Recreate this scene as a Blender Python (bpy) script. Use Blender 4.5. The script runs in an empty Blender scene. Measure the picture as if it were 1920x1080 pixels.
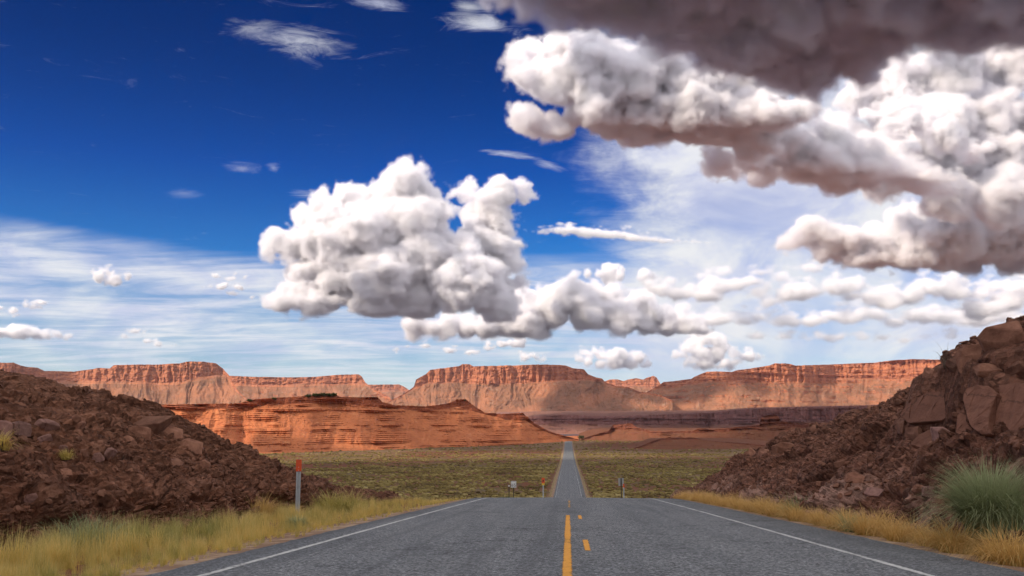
import bpy, bmesh, math, time
import numpy as np
from mathutils import Vector, Matrix
from mathutils.bvhtree import BVHTree

T0 = time.time()
SC = bpy.context.scene
COL = SC.collection
F = 1867.0                                   # focal length in photo pixels (1920 wide)
PITCH = math.atan(260 / F)
YAW = (1064 - 960) / F                       # the road heads this far right of the view
CAM = np.array([0.0, 0.0, 1.0])
SUN_EL, SUN_AZ = math.radians(33), math.radians(122)     # azimuth counted to the left of +Y
SUN = np.array([-math.sin(SUN_AZ) * math.cos(SUN_EL), math.cos(SUN_AZ) * math.cos(SUN_EL), math.sin(SUN_EL)])

# ------------------------------------------------------------------ maths
def ray(px, py):
    px = np.asarray(px, float); py = np.asarray(py, float)
    x = (px - 960) / F; u = -(py - 540) / F
    c, s = math.cos(PITCH), math.sin(PITCH)
    return np.stack(np.broadcast_arrays(x, c - s * u, s + c * u), -1)

def at(px, py, d):
    """point seen at photo pixel (px, py), d metres ahead"""
    r = ray(px, py)
    return CAM + r * (np.asarray(d, float) / r[..., 1])[..., None]

_r = np.random.default_rng(11)
PERM = np.concatenate([_r.permutation(256)] * 3).astype(np.int32)
G3 = _r.normal(size=(256, 3)); G3 /= np.linalg.norm(G3, axis=1)[:, None]; G3 = G3.astype(np.float32)
RND = _r.random((256, 4)).astype(np.float32)

from concurrent.futures import ThreadPoolExecutor
POOL = ThreadPoolExecutor(4)
PL = PERM.astype(np.int64); GX, GY, GZ = (np.ascontiguousarray(G3[:, i]) for i in range(3)); RX, RY, RZ = (np.ascontiguousarray(RND[:, i] * .7 - .35) for i in range(3))
def threaded(fn):
    """run a pointwise function of three arrays in chunks on all cores"""
    def run(x, y, z):
        x, y, z = np.broadcast_arrays(x, y, z)
        shp = x.shape; x, y, z = x.ravel(), y.ravel(), z.ravel()
        if x.size < 60000: return fn(x, y, z).reshape(shp)
        k = np.linspace(0, x.size, max(5, x.size // 80000 + 1)).astype(int)
        return np.concatenate(list(POOL.map(lambda ab: fn(x[ab[0]:ab[1]], y[ab[0]:ab[1]], z[ab[0]:ab[1]]), zip(k[:-1], k[1:])))).reshape(shp)
    return run
@threaded
def perlin(x, y, z):
    xi = np.floor(x).astype(np.int64); yi = np.floor(y).astype(np.int64); zi = np.floor(z).astype(np.int64)
    xf = (x - xi).astype(np.float32); yf = (y - yi).astype(np.float32); zf = (z - zi).astype(np.float32)
    xi &= 255; yi &= 255; zi &= 255
    f = lambda t: t * t * t * (t * (t * 6 - 15) + 10)
    u, v, w = f(xf), f(yf), f(zf)
    A = (PL.take(xi), PL.take(xi + 1)); B = [[PL.take(a + yi + j) for j in (0, 1)] for a in A]
    def g(i, j, k):
        h = PL.take(B[i][j] + (zi + k))
        return GX.take(h) * (xf - i) + GY.take(h) * (yf - j) + GZ.take(h) * (zf - k)
    L = lambda a, b, t: a + (b - a) * t
    return L(L(L(g(0,0,0), g(1,0,0), u), L(g(0,1,0), g(1,1,0), u), v),
             L(L(g(0,0,1), g(1,0,1), u), L(g(0,1,1), g(1,1,1), u), v), w)

def fbm(x, y, z, o=4, gain=.5, lac=2.03, ridged=False):
    a = 1; r = 0
    for i in range(o):
        p = perlin(x + i * 17.3, y + i * 5.1, z + i * 9.7)
        if ridged: p = .5 - 2 * np.abs(p)
        r = r + a * p; a *= gain; x = x * lac; y = y * lac; z = z * lac
    return r

def cells(x, y, z):
    """Voronoi: returns F1, F2, cell id and the offset vector from the nearest seed"""
    xi = np.floor(x).astype(np.int32); yi = np.floor(y).astype(np.int32); zi = np.floor(z).astype(np.int32)
    f1 = np.full(x.shape, 9., np.float32); f2 = f1.copy(); cid = np.zeros(x.shape, np.int32)
    off = np.zeros(x.shape + (3,), np.float32)
    for i in (-1, 0, 1):
        for j in (-1, 0, 1):
            for k in (-1, 0, 1):
                h = PERM[PERM[PERM[(xi + i) & 255] + ((yi + j) & 255)] + ((zi + k) & 255)]
                q = RND[h]
                dx = x - (xi + i + q[..., 0]); dy = y - (yi + j + q[..., 1]); dz = z - (zi + k + q[..., 2])
                d = np.sqrt(dx * dx + dy * dy + dz * dz).astype(np.float32)
                n = d < f1
                f2 = np.where(n, f1, np.minimum(f2, d)); f1 = np.where(n, d, f1)
                cid = np.where(n, h, cid); off[n] = np.stack([dx, dy, dz], -1)[n]
    return f1, f2, cid, off

def blocks(P, scale, flat=(1, 1, 1), tilt=.9):
    """angular block relief, about -1..1, with cracks between the blocks"""
    x, y, z = (P[..., i] / (scale * flat[i]) for i in range(3))
    w = .25
    x = x + w * perlin(x * 1.3, y * 1.3, z * 1.3); y = y + w * perlin(x * 1.3 + 7, y * 1.3, z * 1.3)
    f1, f2, cid, off = cells(x, y, z)
    r = RND[cid]; g = G3[(cid * 7 + 3) & 255]
    h = (r[..., 3] - .5) * 1.2 + tilt * (off * g).sum(-1)
    crack = np.clip((f2 - f1) / .14, 0, 1)
    return h - .7 * (1 - crack) ** 2, cid

def smooth_interp(x, xp, fp):
    """monotone cubic through the points"""
    xp = np.asarray(xp, float); fp = np.asarray(fp, float); x = np.asarray(x, float)
    h = np.diff(xp); dl = np.diff(fp) / h
    m = np.zeros_like(fp); m[0], m[-1] = dl[0], dl[-1]
    a, b = dl[:-1], dl[1:]
    ok = a * b > 0
    m[1:-1] = np.where(ok, 2 * a * b / np.where(ok, a + b, 1), 0)
    i = np.clip(np.searchsorted(xp, x) - 1, 0, len(h) - 1)
    t = (x - xp[i]) / h[i]
    tc = np.clip(t, 0, 1)
    v = ((1 + 2 * tc) * (1 - tc) ** 2 * fp[i] + tc * (1 - tc) ** 2 * h[i] * m[i]
         + tc * tc * (3 - 2 * tc) * fp[i + 1] + tc * tc * (tc - 1) * h[i] * m[i + 1])
    return v + np.where(t < 0, t * h[i] * m[0], 0) + np.where(t > 1, (t - 1) * h[i] * m[-1], 0)

ss = lambda a, b, x: (lambda t: t * t * (3 - 2 * t))(np.clip((x - a) / (b - a), 0, 1))

# ------------------------------------------------------------------ scene helpers
def mesh_np(name, V, Fq, mat=None, smooth=True, attrs=None):
    m = bpy.data.meshes.new(name)
    V = np.ascontiguousarray(V, np.float32); Fq = np.ascontiguousarray(Fq, np.int32)
    m.vertices.add(len(V)); m.vertices.foreach_set('co', V.ravel())
    k = Fq.shape[1]
    m.loops.add(Fq.size); m.loops.foreach_set('vertex_index', Fq.ravel())
    m.polygons.add(len(Fq))
    m.polygons.foreach_set('loop_start', np.arange(0, Fq.size, k, dtype=np.int32))
    m.polygons.foreach_set('loop_total', np.full(len(Fq), k, np.int32))
    m.polygons.foreach_set('use_smooth', np.full(len(Fq), smooth, bool))
    m.update(calc_edges=True)
    for an, av in (attrs or {}).items():
        a = m.attributes.new(an, 'FLOAT', 'POINT'); a.data.foreach_set('value', np.ascontiguousarray(av, np.float32).ravel())
    if mat: m.materials.append(mat)
    return m

def link(name, me, parent=None, loc=None):
    o = bpy.data.objects.new(name, me); COL.objects.link(o)
    if parent: o.parent = parent
    if loc is not None: o.location = loc
    return o

def tag(o, label=None, cat=None, group=None, kind=None):
    if label: o['label'] = label
    if cat: o['category'] = cat
    if group: o['group'] = group
    if kind: o['kind'] = kind
    return o

def grid_faces(n, m):
    i = np.arange(n * m).reshape(n, m)
    return np.stack([i[:-1, :-1], i[1:, :-1], i[1:, 1:], i[:-1, 1:]], -1).reshape(-1, 4)

def grid(name, P, mat, flip=False, attrs=None, smooth=True):
    f = grid_faces(*P.shape[:2])
    if flip: f = f[:, ::-1]
    return mesh_np(name, P.reshape(-1, 3), f, mat, smooth, attrs)

class NT:
    """tiny node-tree helper"""
    def __init__(s, name=None, tree=None):
        if tree is None:
            s.mat = bpy.data.materials.new(name); s.mat.use_nodes = True; tree = s.mat.node_tree
        s.t = tree; s.t.nodes.clear()
    def n(s, typ, **kw):
        nd = s.t.nodes.new(typ)
        for k, v in kw.items():
            if hasattr(nd, k) and k not in nd.inputs: setattr(nd, k, v)
            else: s.set(nd.inputs[k], v)
        return nd
    def set(s, sock, v):
        if isinstance(v, bpy.types.NodeSocket): s.t.links.new(v, sock)
        elif isinstance(v, bpy.types.Node): s.t.links.new(v.outputs[0], sock)
        elif isinstance(v, (tuple, list)) and len(v) == 3 and sock.type == 'RGBA': sock.default_value = (*v, 1)
        else: sock.default_value = v
    def m(s, op, a, b=0., c=0., clamp=False):
        nd = s.t.nodes.new('ShaderNodeMath'); nd.operation = op; nd.use_clamp = clamp
        for i, v in enumerate((a, b, c)): s.set(nd.inputs[i], v)
        return nd.outputs[0]
    def mix(s, f, a, b, blend='MIX'):
        nd = s.t.nodes.new('ShaderNodeMix'); nd.data_type = 'RGBA'; nd.blend_type = blend
        s.set(nd.inputs[0], f); s.set(nd.inputs[6], a); s.set(nd.inputs[7], b)
        return nd.outputs[2]
    def ramp(s, v, pts):
        nd = s.t.nodes.new('ShaderNodeValToRGB'); s.set(nd.inputs[0], v)
        while len(nd.color_ramp.elements) < len(pts): nd.color_ramp.elements.new(.5)
        for e, (p, c) in zip(nd.color_ramp.elements, pts):
            e.position = p; e.color = (c, c, c, 1) if isinstance(c, (int, float)) else (*c, 1)
        return nd.outputs[0]
    def sstep(s, v, a, b):
        nd = s.t.nodes.new('ShaderNodeMapRange'); nd.interpolation_type = 'SMOOTHSTEP'
        s.set(nd.inputs[0], v); s.set(nd.inputs[1], a); s.set(nd.inputs[2], b)
        return nd.outputs[0]
    def noise(s, vec, scale, detail=4, rough=.55, dist=0., out=0):
        nd = s.t.nodes.new('ShaderNodeTexNoise'); s.set(nd.inputs['Vector'], vec)
        s.set(nd.inputs['Scale'], scale); s.set(nd.inputs['Detail'], detail); s.set(nd.inputs['Roughness'], rough); s.set(nd.inputs['Distortion'], dist)
        return nd.outputs[out]
    def scale(s, vec, sc, loc=(0, 0, 0), rot=(0, 0, 0)):
        nd = s.t.nodes.new('ShaderNodeMapping'); s.set(nd.inputs[0], vec)
        nd.inputs['Scale'].default_value = sc; nd.inputs['Location'].default_value = loc; nd.inputs['Rotation'].default_value = rot
        return nd.outputs[0]
    def attr(s, name):
        nd = s.t.nodes.new('ShaderNodeAttribute'); nd.attribute_name = name; return nd.outputs['Fac']
    def pos(s): return s.t.nodes.new('ShaderNodeNewGeometry').outputs['Position']
    def sep(s, v):
        nd = s.t.nodes.new('ShaderNodeSeparateXYZ'); s.set(nd.inputs[0], v); return nd.outputs
    def bump(s, h, strength=.5, dist=.05):
        nd = s.t.nodes.new('ShaderNodeBump'); s.set(nd.inputs['Height'], h)
        nd.inputs['Strength'].default_value = strength; nd.inputs['Distance'].default_value = dist
        return nd.outputs[0]
    def bsdf(s, col, rough=.9, normal=None, spec=.2, extra=None):
        b = s.n('ShaderNodeBsdfPrincipled'); s.set(b.inputs['Base Color'], col); s.set(b.inputs['Roughness'], rough)
        b.inputs['Specular IOR Level'].default_value = spec
        if normal is not None: s.set(b.inputs['Normal'], normal)
        for k, v in (extra or {}).items(): s.set(b.inputs[k], v)
        o = s.n('ShaderNodeOutputMaterial'); s.t.links.new(b.outputs[0], o.inputs[0])
        return s.mat

# ------------------------------------------------------------------ road geometry
S_PTS = [-400, -100, 0, 38, 47, 60, 90, 120, 170, 200, 240, 284, 395, 757, 1100, 1400, 1500, 1800, 3000]
Z_PTS = [19, 4.7, 0, -1.79, -2.26, -3.35, -5.8, -8.5, -12.3, -14.4, -17, -18.5, -19.4, -23.3, -21.8, -17.9, -18.6, -24, -24]
def zroad(s):
    s = np.asarray(s, float)
    return np.where(s > 3000, -24., smooth_interp(np.clip(s, -400, 3000), S_PTS, Z_PTS))
def bend(s): return .0016 * np.clip(s - 1370, 0, 400) ** 2
_c, _s = math.cos(YAW), math.sin(YAW)
def st(s, t, z):
    """road coordinates (along, right of the centre line) to world"""
    s, t, z = np.broadcast_arrays(np.asarray(s, float), np.asarray(t, float), np.asarray(z, float))
    t = t + bend(s)
    return np.stack([s * math.sin(YAW) + t * math.cos(YAW), s * math.cos(YAW) - t * math.sin(YAW), z], -1)
def to_st(x, y): return x * math.sin(YAW) + y * math.cos(YAW), x * math.cos(YAW) - y * math.sin(YAW)
EDGE_L, EDGE_R = -4.25, 4.85
def zground(s, t):
    s = np.asarray(s, float); t = np.asarray(t, float)
    z = zroad(s)
    d = np.maximum(np.maximum(EDGE_L - t, t - EDGE_R), 0)
    on = (d <= 0)
    z = z - .05 - .22 * ss(.2, 2.2, d)
    lum = fbm(s / 90, t / 60, 0, 3) * 2.2 * ss(15, 120, d) * ss(100, 300, s) * (1 - ss(1300, 1700, s) * .5)
    z = z + lum + .05 * fbm(s / 1.3, t / 1.3, 4, 3) * ss(0, 1, d)
    return z
def ground_hit(px, py, lo=200., hi=3000.):
    r = ray(px, py); ds = np.linspace(lo, hi, 6000)
    P = CAM + r * (ds / r[1])[:, None]
    s, t = to_st(P[:, 0], P[:, 1])
    k = np.argmax(P[:, 2] < zroad(s))
    return ds[k] if k else hi

# ------------------------------------------------------------------ camera, light, sky
cam = bpy.data.objects.new('camera', bpy.data.cameras.new('camera')); COL.objects.link(cam)
cam.location = CAM; cam.rotation_euler = (math.pi / 2 + PITCH, 0, 0)
cam.data.sensor_width = 36; cam.data.lens = 36 * F / 1920; cam.data.clip_start = .1; cam.data.clip_end = 3e5
SC.camera = cam
sun = bpy.data.objects.new('sun', bpy.data.lights.new('sun', 'SUN')); COL.objects.link(sun)
sun.data.energy = 4.9; sun.data.angle = math.radians(.5); sun.data.color = (1, .87, .69)
sun.rotation_euler = Vector(SUN).to_track_quat('Z', 'Y').to_euler()

W = bpy.data.worlds.new('World'); SC.world = W; W.use_nodes = True
w = NT(tree=W.node_tree)
sky = w.n('ShaderNodeTexSky', sky_type='NISHITA', sun_disc=False, sun_elevation=SUN_EL, sun_rotation=-SUN_AZ, altitude=1600., air_density=1.0, dust_density=.4, ozone_density=3.0)
gen = w.n('ShaderNodeTexCoord').outputs['Generated']
dx, dy, dz = w.sep(gen)
# deeper, more saturated blue with height, as through a polarising filter
hsv = w.n('ShaderNodeHueSaturation', Saturation=1.32, Value=1.0, Color=sky.outputs[0])
deep = w.ramp(w.sstep(dz, 0.0, .42), [(0, (1.0, 1.0, 1.0)), (.3, (.36, .80, 1.14)), (.65, (.10, .42, .92)), (1, (.02, .20, .50))])
blue = w.mix(1., hsv.outputs[0], deep, 'MULTIPLY')
# thin high veil: noise on a plane far overhead
inv = w.m('DIVIDE', 1., w.m('MAXIMUM', w.m('ADD', dz, .075), .02))
plane = w.n('ShaderNodeCombineXYZ', X=w.m('MULTIPLY', dx, inv), Y=w.m('MULTIPLY', dy, inv), Z=0.)
v1 = w.noise(w.scale(plane.outputs[0], (.55, 1.2, 1), rot=(0, 0, .3)), 1.0, 8, .6, .4)
v2 = w.noise(w.scale(plane.outputs[0], (1.1, 2.6, 1), loc=(3, 1, 0), rot=(0, 0, -.12)), 1.0, 9, .64, .6)
az = w.m('ARCTAN2', dx, dy)
azel = w.n('ShaderNodeCombineXYZ', X=w.m('MULTIPLY', az, 10.), Y=w.m('MULTIPLY', dz, 17.), Z=0.)
v3 = w.noise(azel.outputs[0], 1.0, 8, .6, .5)
v4 = w.noise(w.scale(azel.outputs[0], (.45, .8, 1), loc=(4, 2, 0)), 1.0, 6, .55, .3)
fib0 = w.noise(w.scale(azel.outputs[0], (1.0, 3.0, 1), rot=(0, 0, -.5)), 1.2, 9, .68, 1.0)
# where the veil lies: low on the left, high on the right, plus unseen fill above and behind
azn = w.m('ADD', az, w.m('ADD', w.m('MULTIPLY', w.m('SUBTRACT', v3, .5), .11), w.m('MULTIPLY', w.m('SUBTRACT', v4, .5), .12)))
rightw = w.sstep(w.m('ADD', azn, w.m('ADD', w.m('MULTIPLY', dz, .10), w.m('MULTIPLY', w.m('SUBTRACT', fib0, .5), .10))), .075, .21)
top = w.m('ADD', .172, w.m('MULTIPLY', w.sstep(az, -.25, -.5), .018))
low = w.m('SUBTRACT', 1., w.sstep(w.m('ADD', dz, w.m('MULTIPLY', w.m('SUBTRACT', v1, .5), .05)), w.m('SUBTRACT', top, .022), top))
body = w.m('ADD', .27, w.m('MULTIPLY', w.sstep(v2, .32, .66), .66))
body = w.m('ADD', body, w.m('MULTIPLY', w.m('SUBTRACT', v3, .5), .35))
soft = w.m('ADD', .90, w.m('MULTIPLY', w.m('SUBTRACT', v4, .5), 1.3))
soft = w.m('ADD', soft, w.m('MULTIPLY', w.m('SUBTRACT', v3, .5), .9))
rmix = w.sstep(az, .02, .2)
body = w.m('ADD', w.m('MULTIPLY', body, w.m('SUBTRACT', 1., rmix)), w.m('MULTIPLY', soft, rmix), clamp=True)
rv = w.m('MULTIPLY', w.m('MULTIPLY', rightw, soft, clamp=True), w.m('SUBTRACT', 1., w.sstep(dz, .44, .52)))
veil_in = w.m('MULTIPLY', w.m('MAXIMUM', w.m('MULTIPLY', low, body), rv), w.m('ADD', .4, w.m('MULTIPLY', w.sstep(dz, .01, .09), .6)))
# a few separate wisps high in the blue
fib = w.noise(w.scale(azel.outputs[0], (1.2, 3.4, 1), rot=(0, 0, -.35)), 1.4, 9, .66, 1.2)
def wisp(px, py, rx, ry, rot, amt):
    r_ = ray(px, py); r_ = r_ / np.linalg.norm(r_)
    a0, z0 = math.atan2(r_[0], r_[1]), r_[2]
    u = w.m('SUBTRACT', az, a0); v = w.m('SUBTRACT', dz, z0)
    c_, s_ = math.cos(rot), math.sin(rot)
    p_ = w.m('DIVIDE', w.m('ADD', w.m('MULTIPLY', u, c_), w.m('MULTIPLY', v, s_)), rx / F); q_ = w.m('DIVIDE', w.m('SUBTRACT', w.m('MULTIPLY', v, c_), w.m('MULTIPLY', u, s_)), ry / F)
    d2 = w.m('ADD', w.m('MULTIPLY', p_, p_), w.m('MULTIPLY', q_, q_))
    g = w.m('SUBTRACT', 1., w.m('POWER', d2, .5), clamp=True)
    return w.m('MULTIPLY', w.sstep(w.m('ADD', w.m('MULTIPLY', fib, .9), w.m('MULTIPLY', g, .45)), .54, 1.0), amt)
wis = None
for q in ((480,52,90,26,.15,.4),(565,78,130,40,-.12,.62),(715,6,90,16,-.05,.6),(905,45,110,26,-.14,.75),(880,14,60,24,0,.5),(600,368,95,12,-.06,.55),(455,315,45,14,0,.35),(512,315,20,12,0,.4),(345,362,50,14,0,.2),(950,289,70,10,-.12,.6),(1030,310,50,12,-.3,.5)):
    g = wisp(*q); wis = g if wis is None else w.m('MAXIMUM', wis, g)
veil_in = w.m('MAXIMUM', veil_in, wis)
overhead = w.m('MULTIPLY', w.sstep(dz, .47, .62), w.m('ADD', .6, w.m('MULTIPLY', v1, .5)))  # unseen veil above and behind, added as fill for the shaded foreground
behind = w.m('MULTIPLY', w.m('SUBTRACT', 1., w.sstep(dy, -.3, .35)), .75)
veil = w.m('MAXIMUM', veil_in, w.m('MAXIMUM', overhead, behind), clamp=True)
veil_fill = w.m('MAXIMUM', w.sstep(dz, .45, .62), w.m('SUBTRACT', 1., w.sstep(dy, -.3, .35)))
vcol = w.mix(veil_fill, w.mix(w.sstep(v3, .35, .65), (6.6, 6.9, 8.6), (8.6, 8.7, 9.0)), (12.5, 12.3, 12.6))
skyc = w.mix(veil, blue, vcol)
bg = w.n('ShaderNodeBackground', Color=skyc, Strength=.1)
wo = w.n('ShaderNodeOutputWorld'); w.t.links.new(bg.outputs[0], wo.inputs[0])
SC.view_settings.view_transform = 'Standard'; SC.view_settings.look = 'None'; SC.view_settings.gamma = 1.0; SC.view_settings.exposure = 0.0

# ------------------------------------------------------------------ materials
def far_rock(name, cliff, ledge, talus, pale, zs, bandscale, fluff=.5, lk=.5):
    n = NT(name); p = n.pos(); z = n.sep(p)[2]
    wob = n.noise(p, 1 / (zs * 5), 5)
    zz = n.m('ADD', z, n.m('MULTIPLY', n.m('SUBTRACT', wob, .5), zs * 1.6))
    cmb = n.n('ShaderNodeCombineXYZ', X=0., Y=0., Z=n.m('DIVIDE', zz, bandscale))
    band = n.noise(cmb.outputs[0], 1., 5, .7)
    streak = n.noise(n.scale(p, (1 / (zs * .5), 1 / (zs * .5), 1 / (zs * 6))), 1., 5, .6)
    patch = n.noise(p, 1 / (zs * 4), 6, .6)
    cc = n.mix(n.sstep(band, .38, .62), ledge, cliff)
    cc = n.mix(n.m('MULTIPLY', n.sstep(streak, .5, .72), .45), cc, tuple(c * .55 for c in ledge))
    tc = n.mix(n.sstep(patch, .42, .62), talus, tuple(.6 * a + .4 * b for a, b in zip(talus, cliff)))
    tc = n.mix(n.m('MULTIPLY', n.sstep(n.noise(p, 1 / (zs * 1.5), 5, .6), .58, .7), .55), tc, pale)
    tc = n.mix(n.m('MULTIPLY', n.sstep(band, .55, .7), .4), tc, ledge)
    dots = n.sstep(n.noise(p, 1 / (zs * .18), 3, .6), .56, .66)
    tc = n.mix(n.m('MULTIPLY', dots, fluff), tc, (.075, .07, .035))
    fine = n.noise(n.n('ShaderNodeCombineXYZ', X=0., Y=n.m('MULTIPLY', patch, .9), Z=n.m('DIVIDE', zz, bandscale * .26)).outputs[0], 1., 3, .6)
    gate = n.sstep(n.noise(n.scale(p, (1 / (zs * 3.2), 1 / (zs * 3.2), 1 / (zs * 1.6)), loc=(5, 2, 1)), 1., 4, .6), .43, .60)
    lines = n.m('MULTIPLY', n.sstep(fine, .54, .66), gate)  # dark rock lines with ledge shade put into the colour
    cc = n.mix(n.m('MULTIPLY', lines, lk), cc, tuple(c * .42 for c in ledge)); tc = n.mix(n.m('MULTIPLY', lines, lk), tc, tuple(c * .5 for c in ledge))
    k = n.sstep(n.m('ADD', n.attr('cliff'), n.m('MULTIPLY', n.m('SUBTRACT', patch, .5), .5)), .35, .6)
    col = n.mix(k, tc, cc)
    h = n.m('ADD', n.noise(p, 1 / (zs * .35), 8, .65), n.m('MULTIPLY', band, .6))
    return n.bsdf(col, .95, n.bump(h, .7, zs * .25), .1)

def bank_rock(name, dark, mid, light):
    n = NT(name); p = n.pos()
    a = n.noise(p, .55, 6, .6); b = n.noise(p, 3.2, 6, .65); c = n.noise(p, 22., 5, .7)
    col = n.mix(n.sstep(a, .35, .65), dark, mid)
    col = n.mix(n.m('MULTIPLY', n.sstep(b, .5, .68), .6), col, light)
    col = n.mix(n.m('MULTIPLY', n.attr('pale'), .75), col, (.33, .19, .14))
    vor = n.n('ShaderNodeTexVoronoi', feature='F1', Vector=p, Scale=7.)
    col = n.mix(.55, col, n.mix(1., col, n.ramp(vor.outputs['Color'], [(.1, .3), (.5, .95), (.9, 1.9)]), 'MULTIPLY'))
    col = n.mix(n.m('MULTIPLY', n.sstep(c, .52, .7), .35), col, tuple(x * .45 for x in dark))
    h = n.m('ADD', n.m('MULTIPLY', vor.outputs['Distance'], .7), n.m('ADD', b, n.m('MULTIPLY', c, .5)))
    return n.bsdf(col, .92, n.bump(h, .8, .12), .15)

M_BANK = bank_rock('red_shale', (.105, .042, .024), (.175, .076, .044), (.26, .122, .075))
M_BANK_R = bank_rock('red_sandstone', (.10, .041, .025), (.172, .075, .046), (.27, .128, .083))
def rock_mat(name, c, l):
    n = NT(name)
    p = n.n('ShaderNodeTexCoord').outputs['Object']; ri = n.n('ShaderNodeObjectInfo').outputs['Random']
    a = n.noise(p, 2.5, 6, .65); b = n.noise(n.scale(p, (3, 3, 14)), 1.5, 5, .6)
    col = n.mix(n.sstep(a, .35, .68), c, l)
    col = n.mix(n.m('MULTIPLY', n.sstep(b, .5, .7), .4), col, tuple(x * .55 for x in c))
    col = n.mix(1., col, n.ramp(ri, [(0, .7), (1, 1.35)]), 'MULTIPLY')
    if 'slab' in name:
        ck = n.n('ShaderNodeTexVoronoi', feature='DISTANCE_TO_EDGE', Scale=.75)
        n.set(ck.inputs['Vector'], n.mix(.3, p, n.noise(p, 2.2, 6, .7, 0., 1)))
        col = n.mix(n.m('MULTIPLY', n.m('SUBTRACT', 1., n.sstep(ck.outputs['Distance'], .002, .014)), .5), col, (.03, .014, .01))
        col = n.mix(n.m('MULTIPLY', n.sstep(n.noise(n.scale(p, (2, 2, .4)), 2., 5, .6), .5, .7), .4), col, (.10, .042, .028))
    return n.bsdf(col, .9, n.bump(n.m('ADD', a, n.m('MULTIPLY', n.noise(p, 14, 4, .7), .5)), .6, .06), .15)
M_ROCK = rock_mat('loose_red_rock', (.145, .062, .038), (.24, .112, .07))
M_SLAB = rock_mat('smooth_slab_rock', (.155, .068, .044), (.20, .09, .058))
M_ROCKL = rock_mat('grey_red_slab', (.19, .095, .075), (.26, .14, .11))

M_MESA = far_rock('mesa_rock', (.54, .205, .105), (.32, .115, .072), (.25, .118, .072), (.38, .24, .17), 40., 34., .6)
M_RIDGE = far_rock('ridge_rock', (.34, .10, .048), (.20, .056, .03), (.50, .165, .07), (.60, .27, .13), 6., 6.5, .3, .5)
M_SCARP = far_rock('scarp_rock', (.32, .14, .115), (.19, .082, .075), (.27, .125, .09), (.33, .21, .17), 14., 16., .7, .8)
M_HILL = far_rock('low_hill_rock', (.20, .068, .04), (.12, .042, .03), (.16, .062, .036), (.22, .11, .06), 5., 6., .75, .8)

n = NT('desert_ground'); p = n.pos(); t_ = n.attr('lateral'); s_ = n.attr('along')
a = n.noise(p, .012, 5, .6); b = n.noise(p, .12, 5, .65); c = n.noise(p, 1.6, 6, .7)
col = n.mix(n.sstep(a, .40, .62), (.15, .052, .028), (.15, .092, .045))
col = n.mix(n.m('MULTIPLY', n.sstep(b, .46, .6), .7), col, (.085, .072, .032))
farm = n.sstep(s_, 760., 1000.)
col = n.mix(n.m('MULTIPLY', farm, n.sstep(a, .38, .6)), col, (.17, .105, .06))
edge = n.m('SUBTRACT', t_, n.m('MULTIPLY', n.noise(p, .25, 4), 3.))
gravel = n.mix(n.sstep(c, .42, .6), (.20, .12, .075), (.33, .23, .15))
col = n.mix(n.m('SUBTRACT', 1., n.sstep(edge, 3.6, 4.9)), col, gravel)
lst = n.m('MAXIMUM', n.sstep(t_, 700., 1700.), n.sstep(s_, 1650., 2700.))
col = n.mix(lst, col, n.mix(n.sstep(a, .4, .6), (.070, .066, .086), (.062, .062, .080)))  # unseen far ground tinted blue grey to cool bounce light under the clouds
M_GROUND = n.bsdf(col, .95, n.bump(c, .6, .06), .1)

n = NT('asphalt'); p = n.pos(); t_ = n.attr('lateral')
g1 = n.noise(p, 22., 4, .85); g2 = n.n('ShaderNodeTexVoronoi', feature='F1', Vector=p, Scale=34.).outputs['Color']
g3 = n.n('ShaderNodeTexVoronoi', feature='F1', Vector=p, Scale=80.).outputs['Color']
wear = n.noise(n.scale(p, (1.2, .12, 1)), 1., 5, .6); blot = n.noise(p, .5, 6, .6)
tr = n.m('POWER', 2.718, n.m('MULTIPLY', -2.6, n.m('POWER', n.m('SUBTRACT', n.m('ABSOLUTE', n.m('SUBTRACT', n.m('ABSOLUTE', t_), 1.8)), .85), 2.)))
col = n.mix(n.sstep(wear, .3, .7), (.108, .111, .116), (.15, .152, .154))
col = n.mix(n.m('MULTIPLY', tr, .3), col, (.185, .185, .187))
col = n.mix(n.m('MULTIPLY', n.sstep(blot, .5, .7), .3), col, (.095, .096, .10))
col = n.mix(1., col, n.ramp(g2, [(.1, .35), (.5, .95), (.9, 1.9)]), 'MULTIPLY')
col = n.mix(.7, col, n.mix(1., col, n.ramp(g3, [(.1, .4), (.5, .95), (.9, 1.8)]), 'MULTIPLY'))
col = n.mix(n.m('MULTIPLY', n.sstep(g1, .52, .7), .6), col, (.045, .046, .05))
col = n.mix(n.m('MULTIPLY', n.sstep(n.m('ABSOLUTE', t_), 3.75, 4.1), .3), col, (.08, .08, .082))
lane = n.noise(n.n('ShaderNodeCombineXYZ', X=n.m('MULTIPLY', t_, 2.2), Y=n.m('MULTIPLY', n.sep(p)[1], .02), Z=0.).outputs[0], 1., 4, .6)
col = n.mix(n.m('MULTIPLY', n.sstep(lane, .52, .66), .4), col, (.075, .076, .08))
ck = n.n('ShaderNodeTexVoronoi', feature='DISTANCE_TO_EDGE', Vector=n.n('ShaderNodeVectorMath', operation='ADD').outputs[0], Scale=.33)
va = [x for x in n.t.nodes if x.type == 'VECT_MATH'][-1]; n.set(va.inputs[0], p); n.set(va.inputs[1], n.n('ShaderNodeCombineXYZ', X=n.m('MULTIPLY', n.noise(p, 1.5, 5, .7), 1.6), Y=n.m('MULTIPLY', n.noise(p, 1.1, 5, .7), 2.), Z=0.).outputs[0])
crack = n.m('SUBTRACT', 1., n.sstep(ck.outputs['Distance'], .004, .013))
col = n.mix(n.m('MULTIPLY', crack, n.m('MULTIPLY', n.sstep(blot, .46, .56), .75)), col, (.03, .03, .032))
M_ASPH = n.bsdf(col, .85, n.bump(n.m('ADD', g1, g2), .6, .015), .2)

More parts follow.
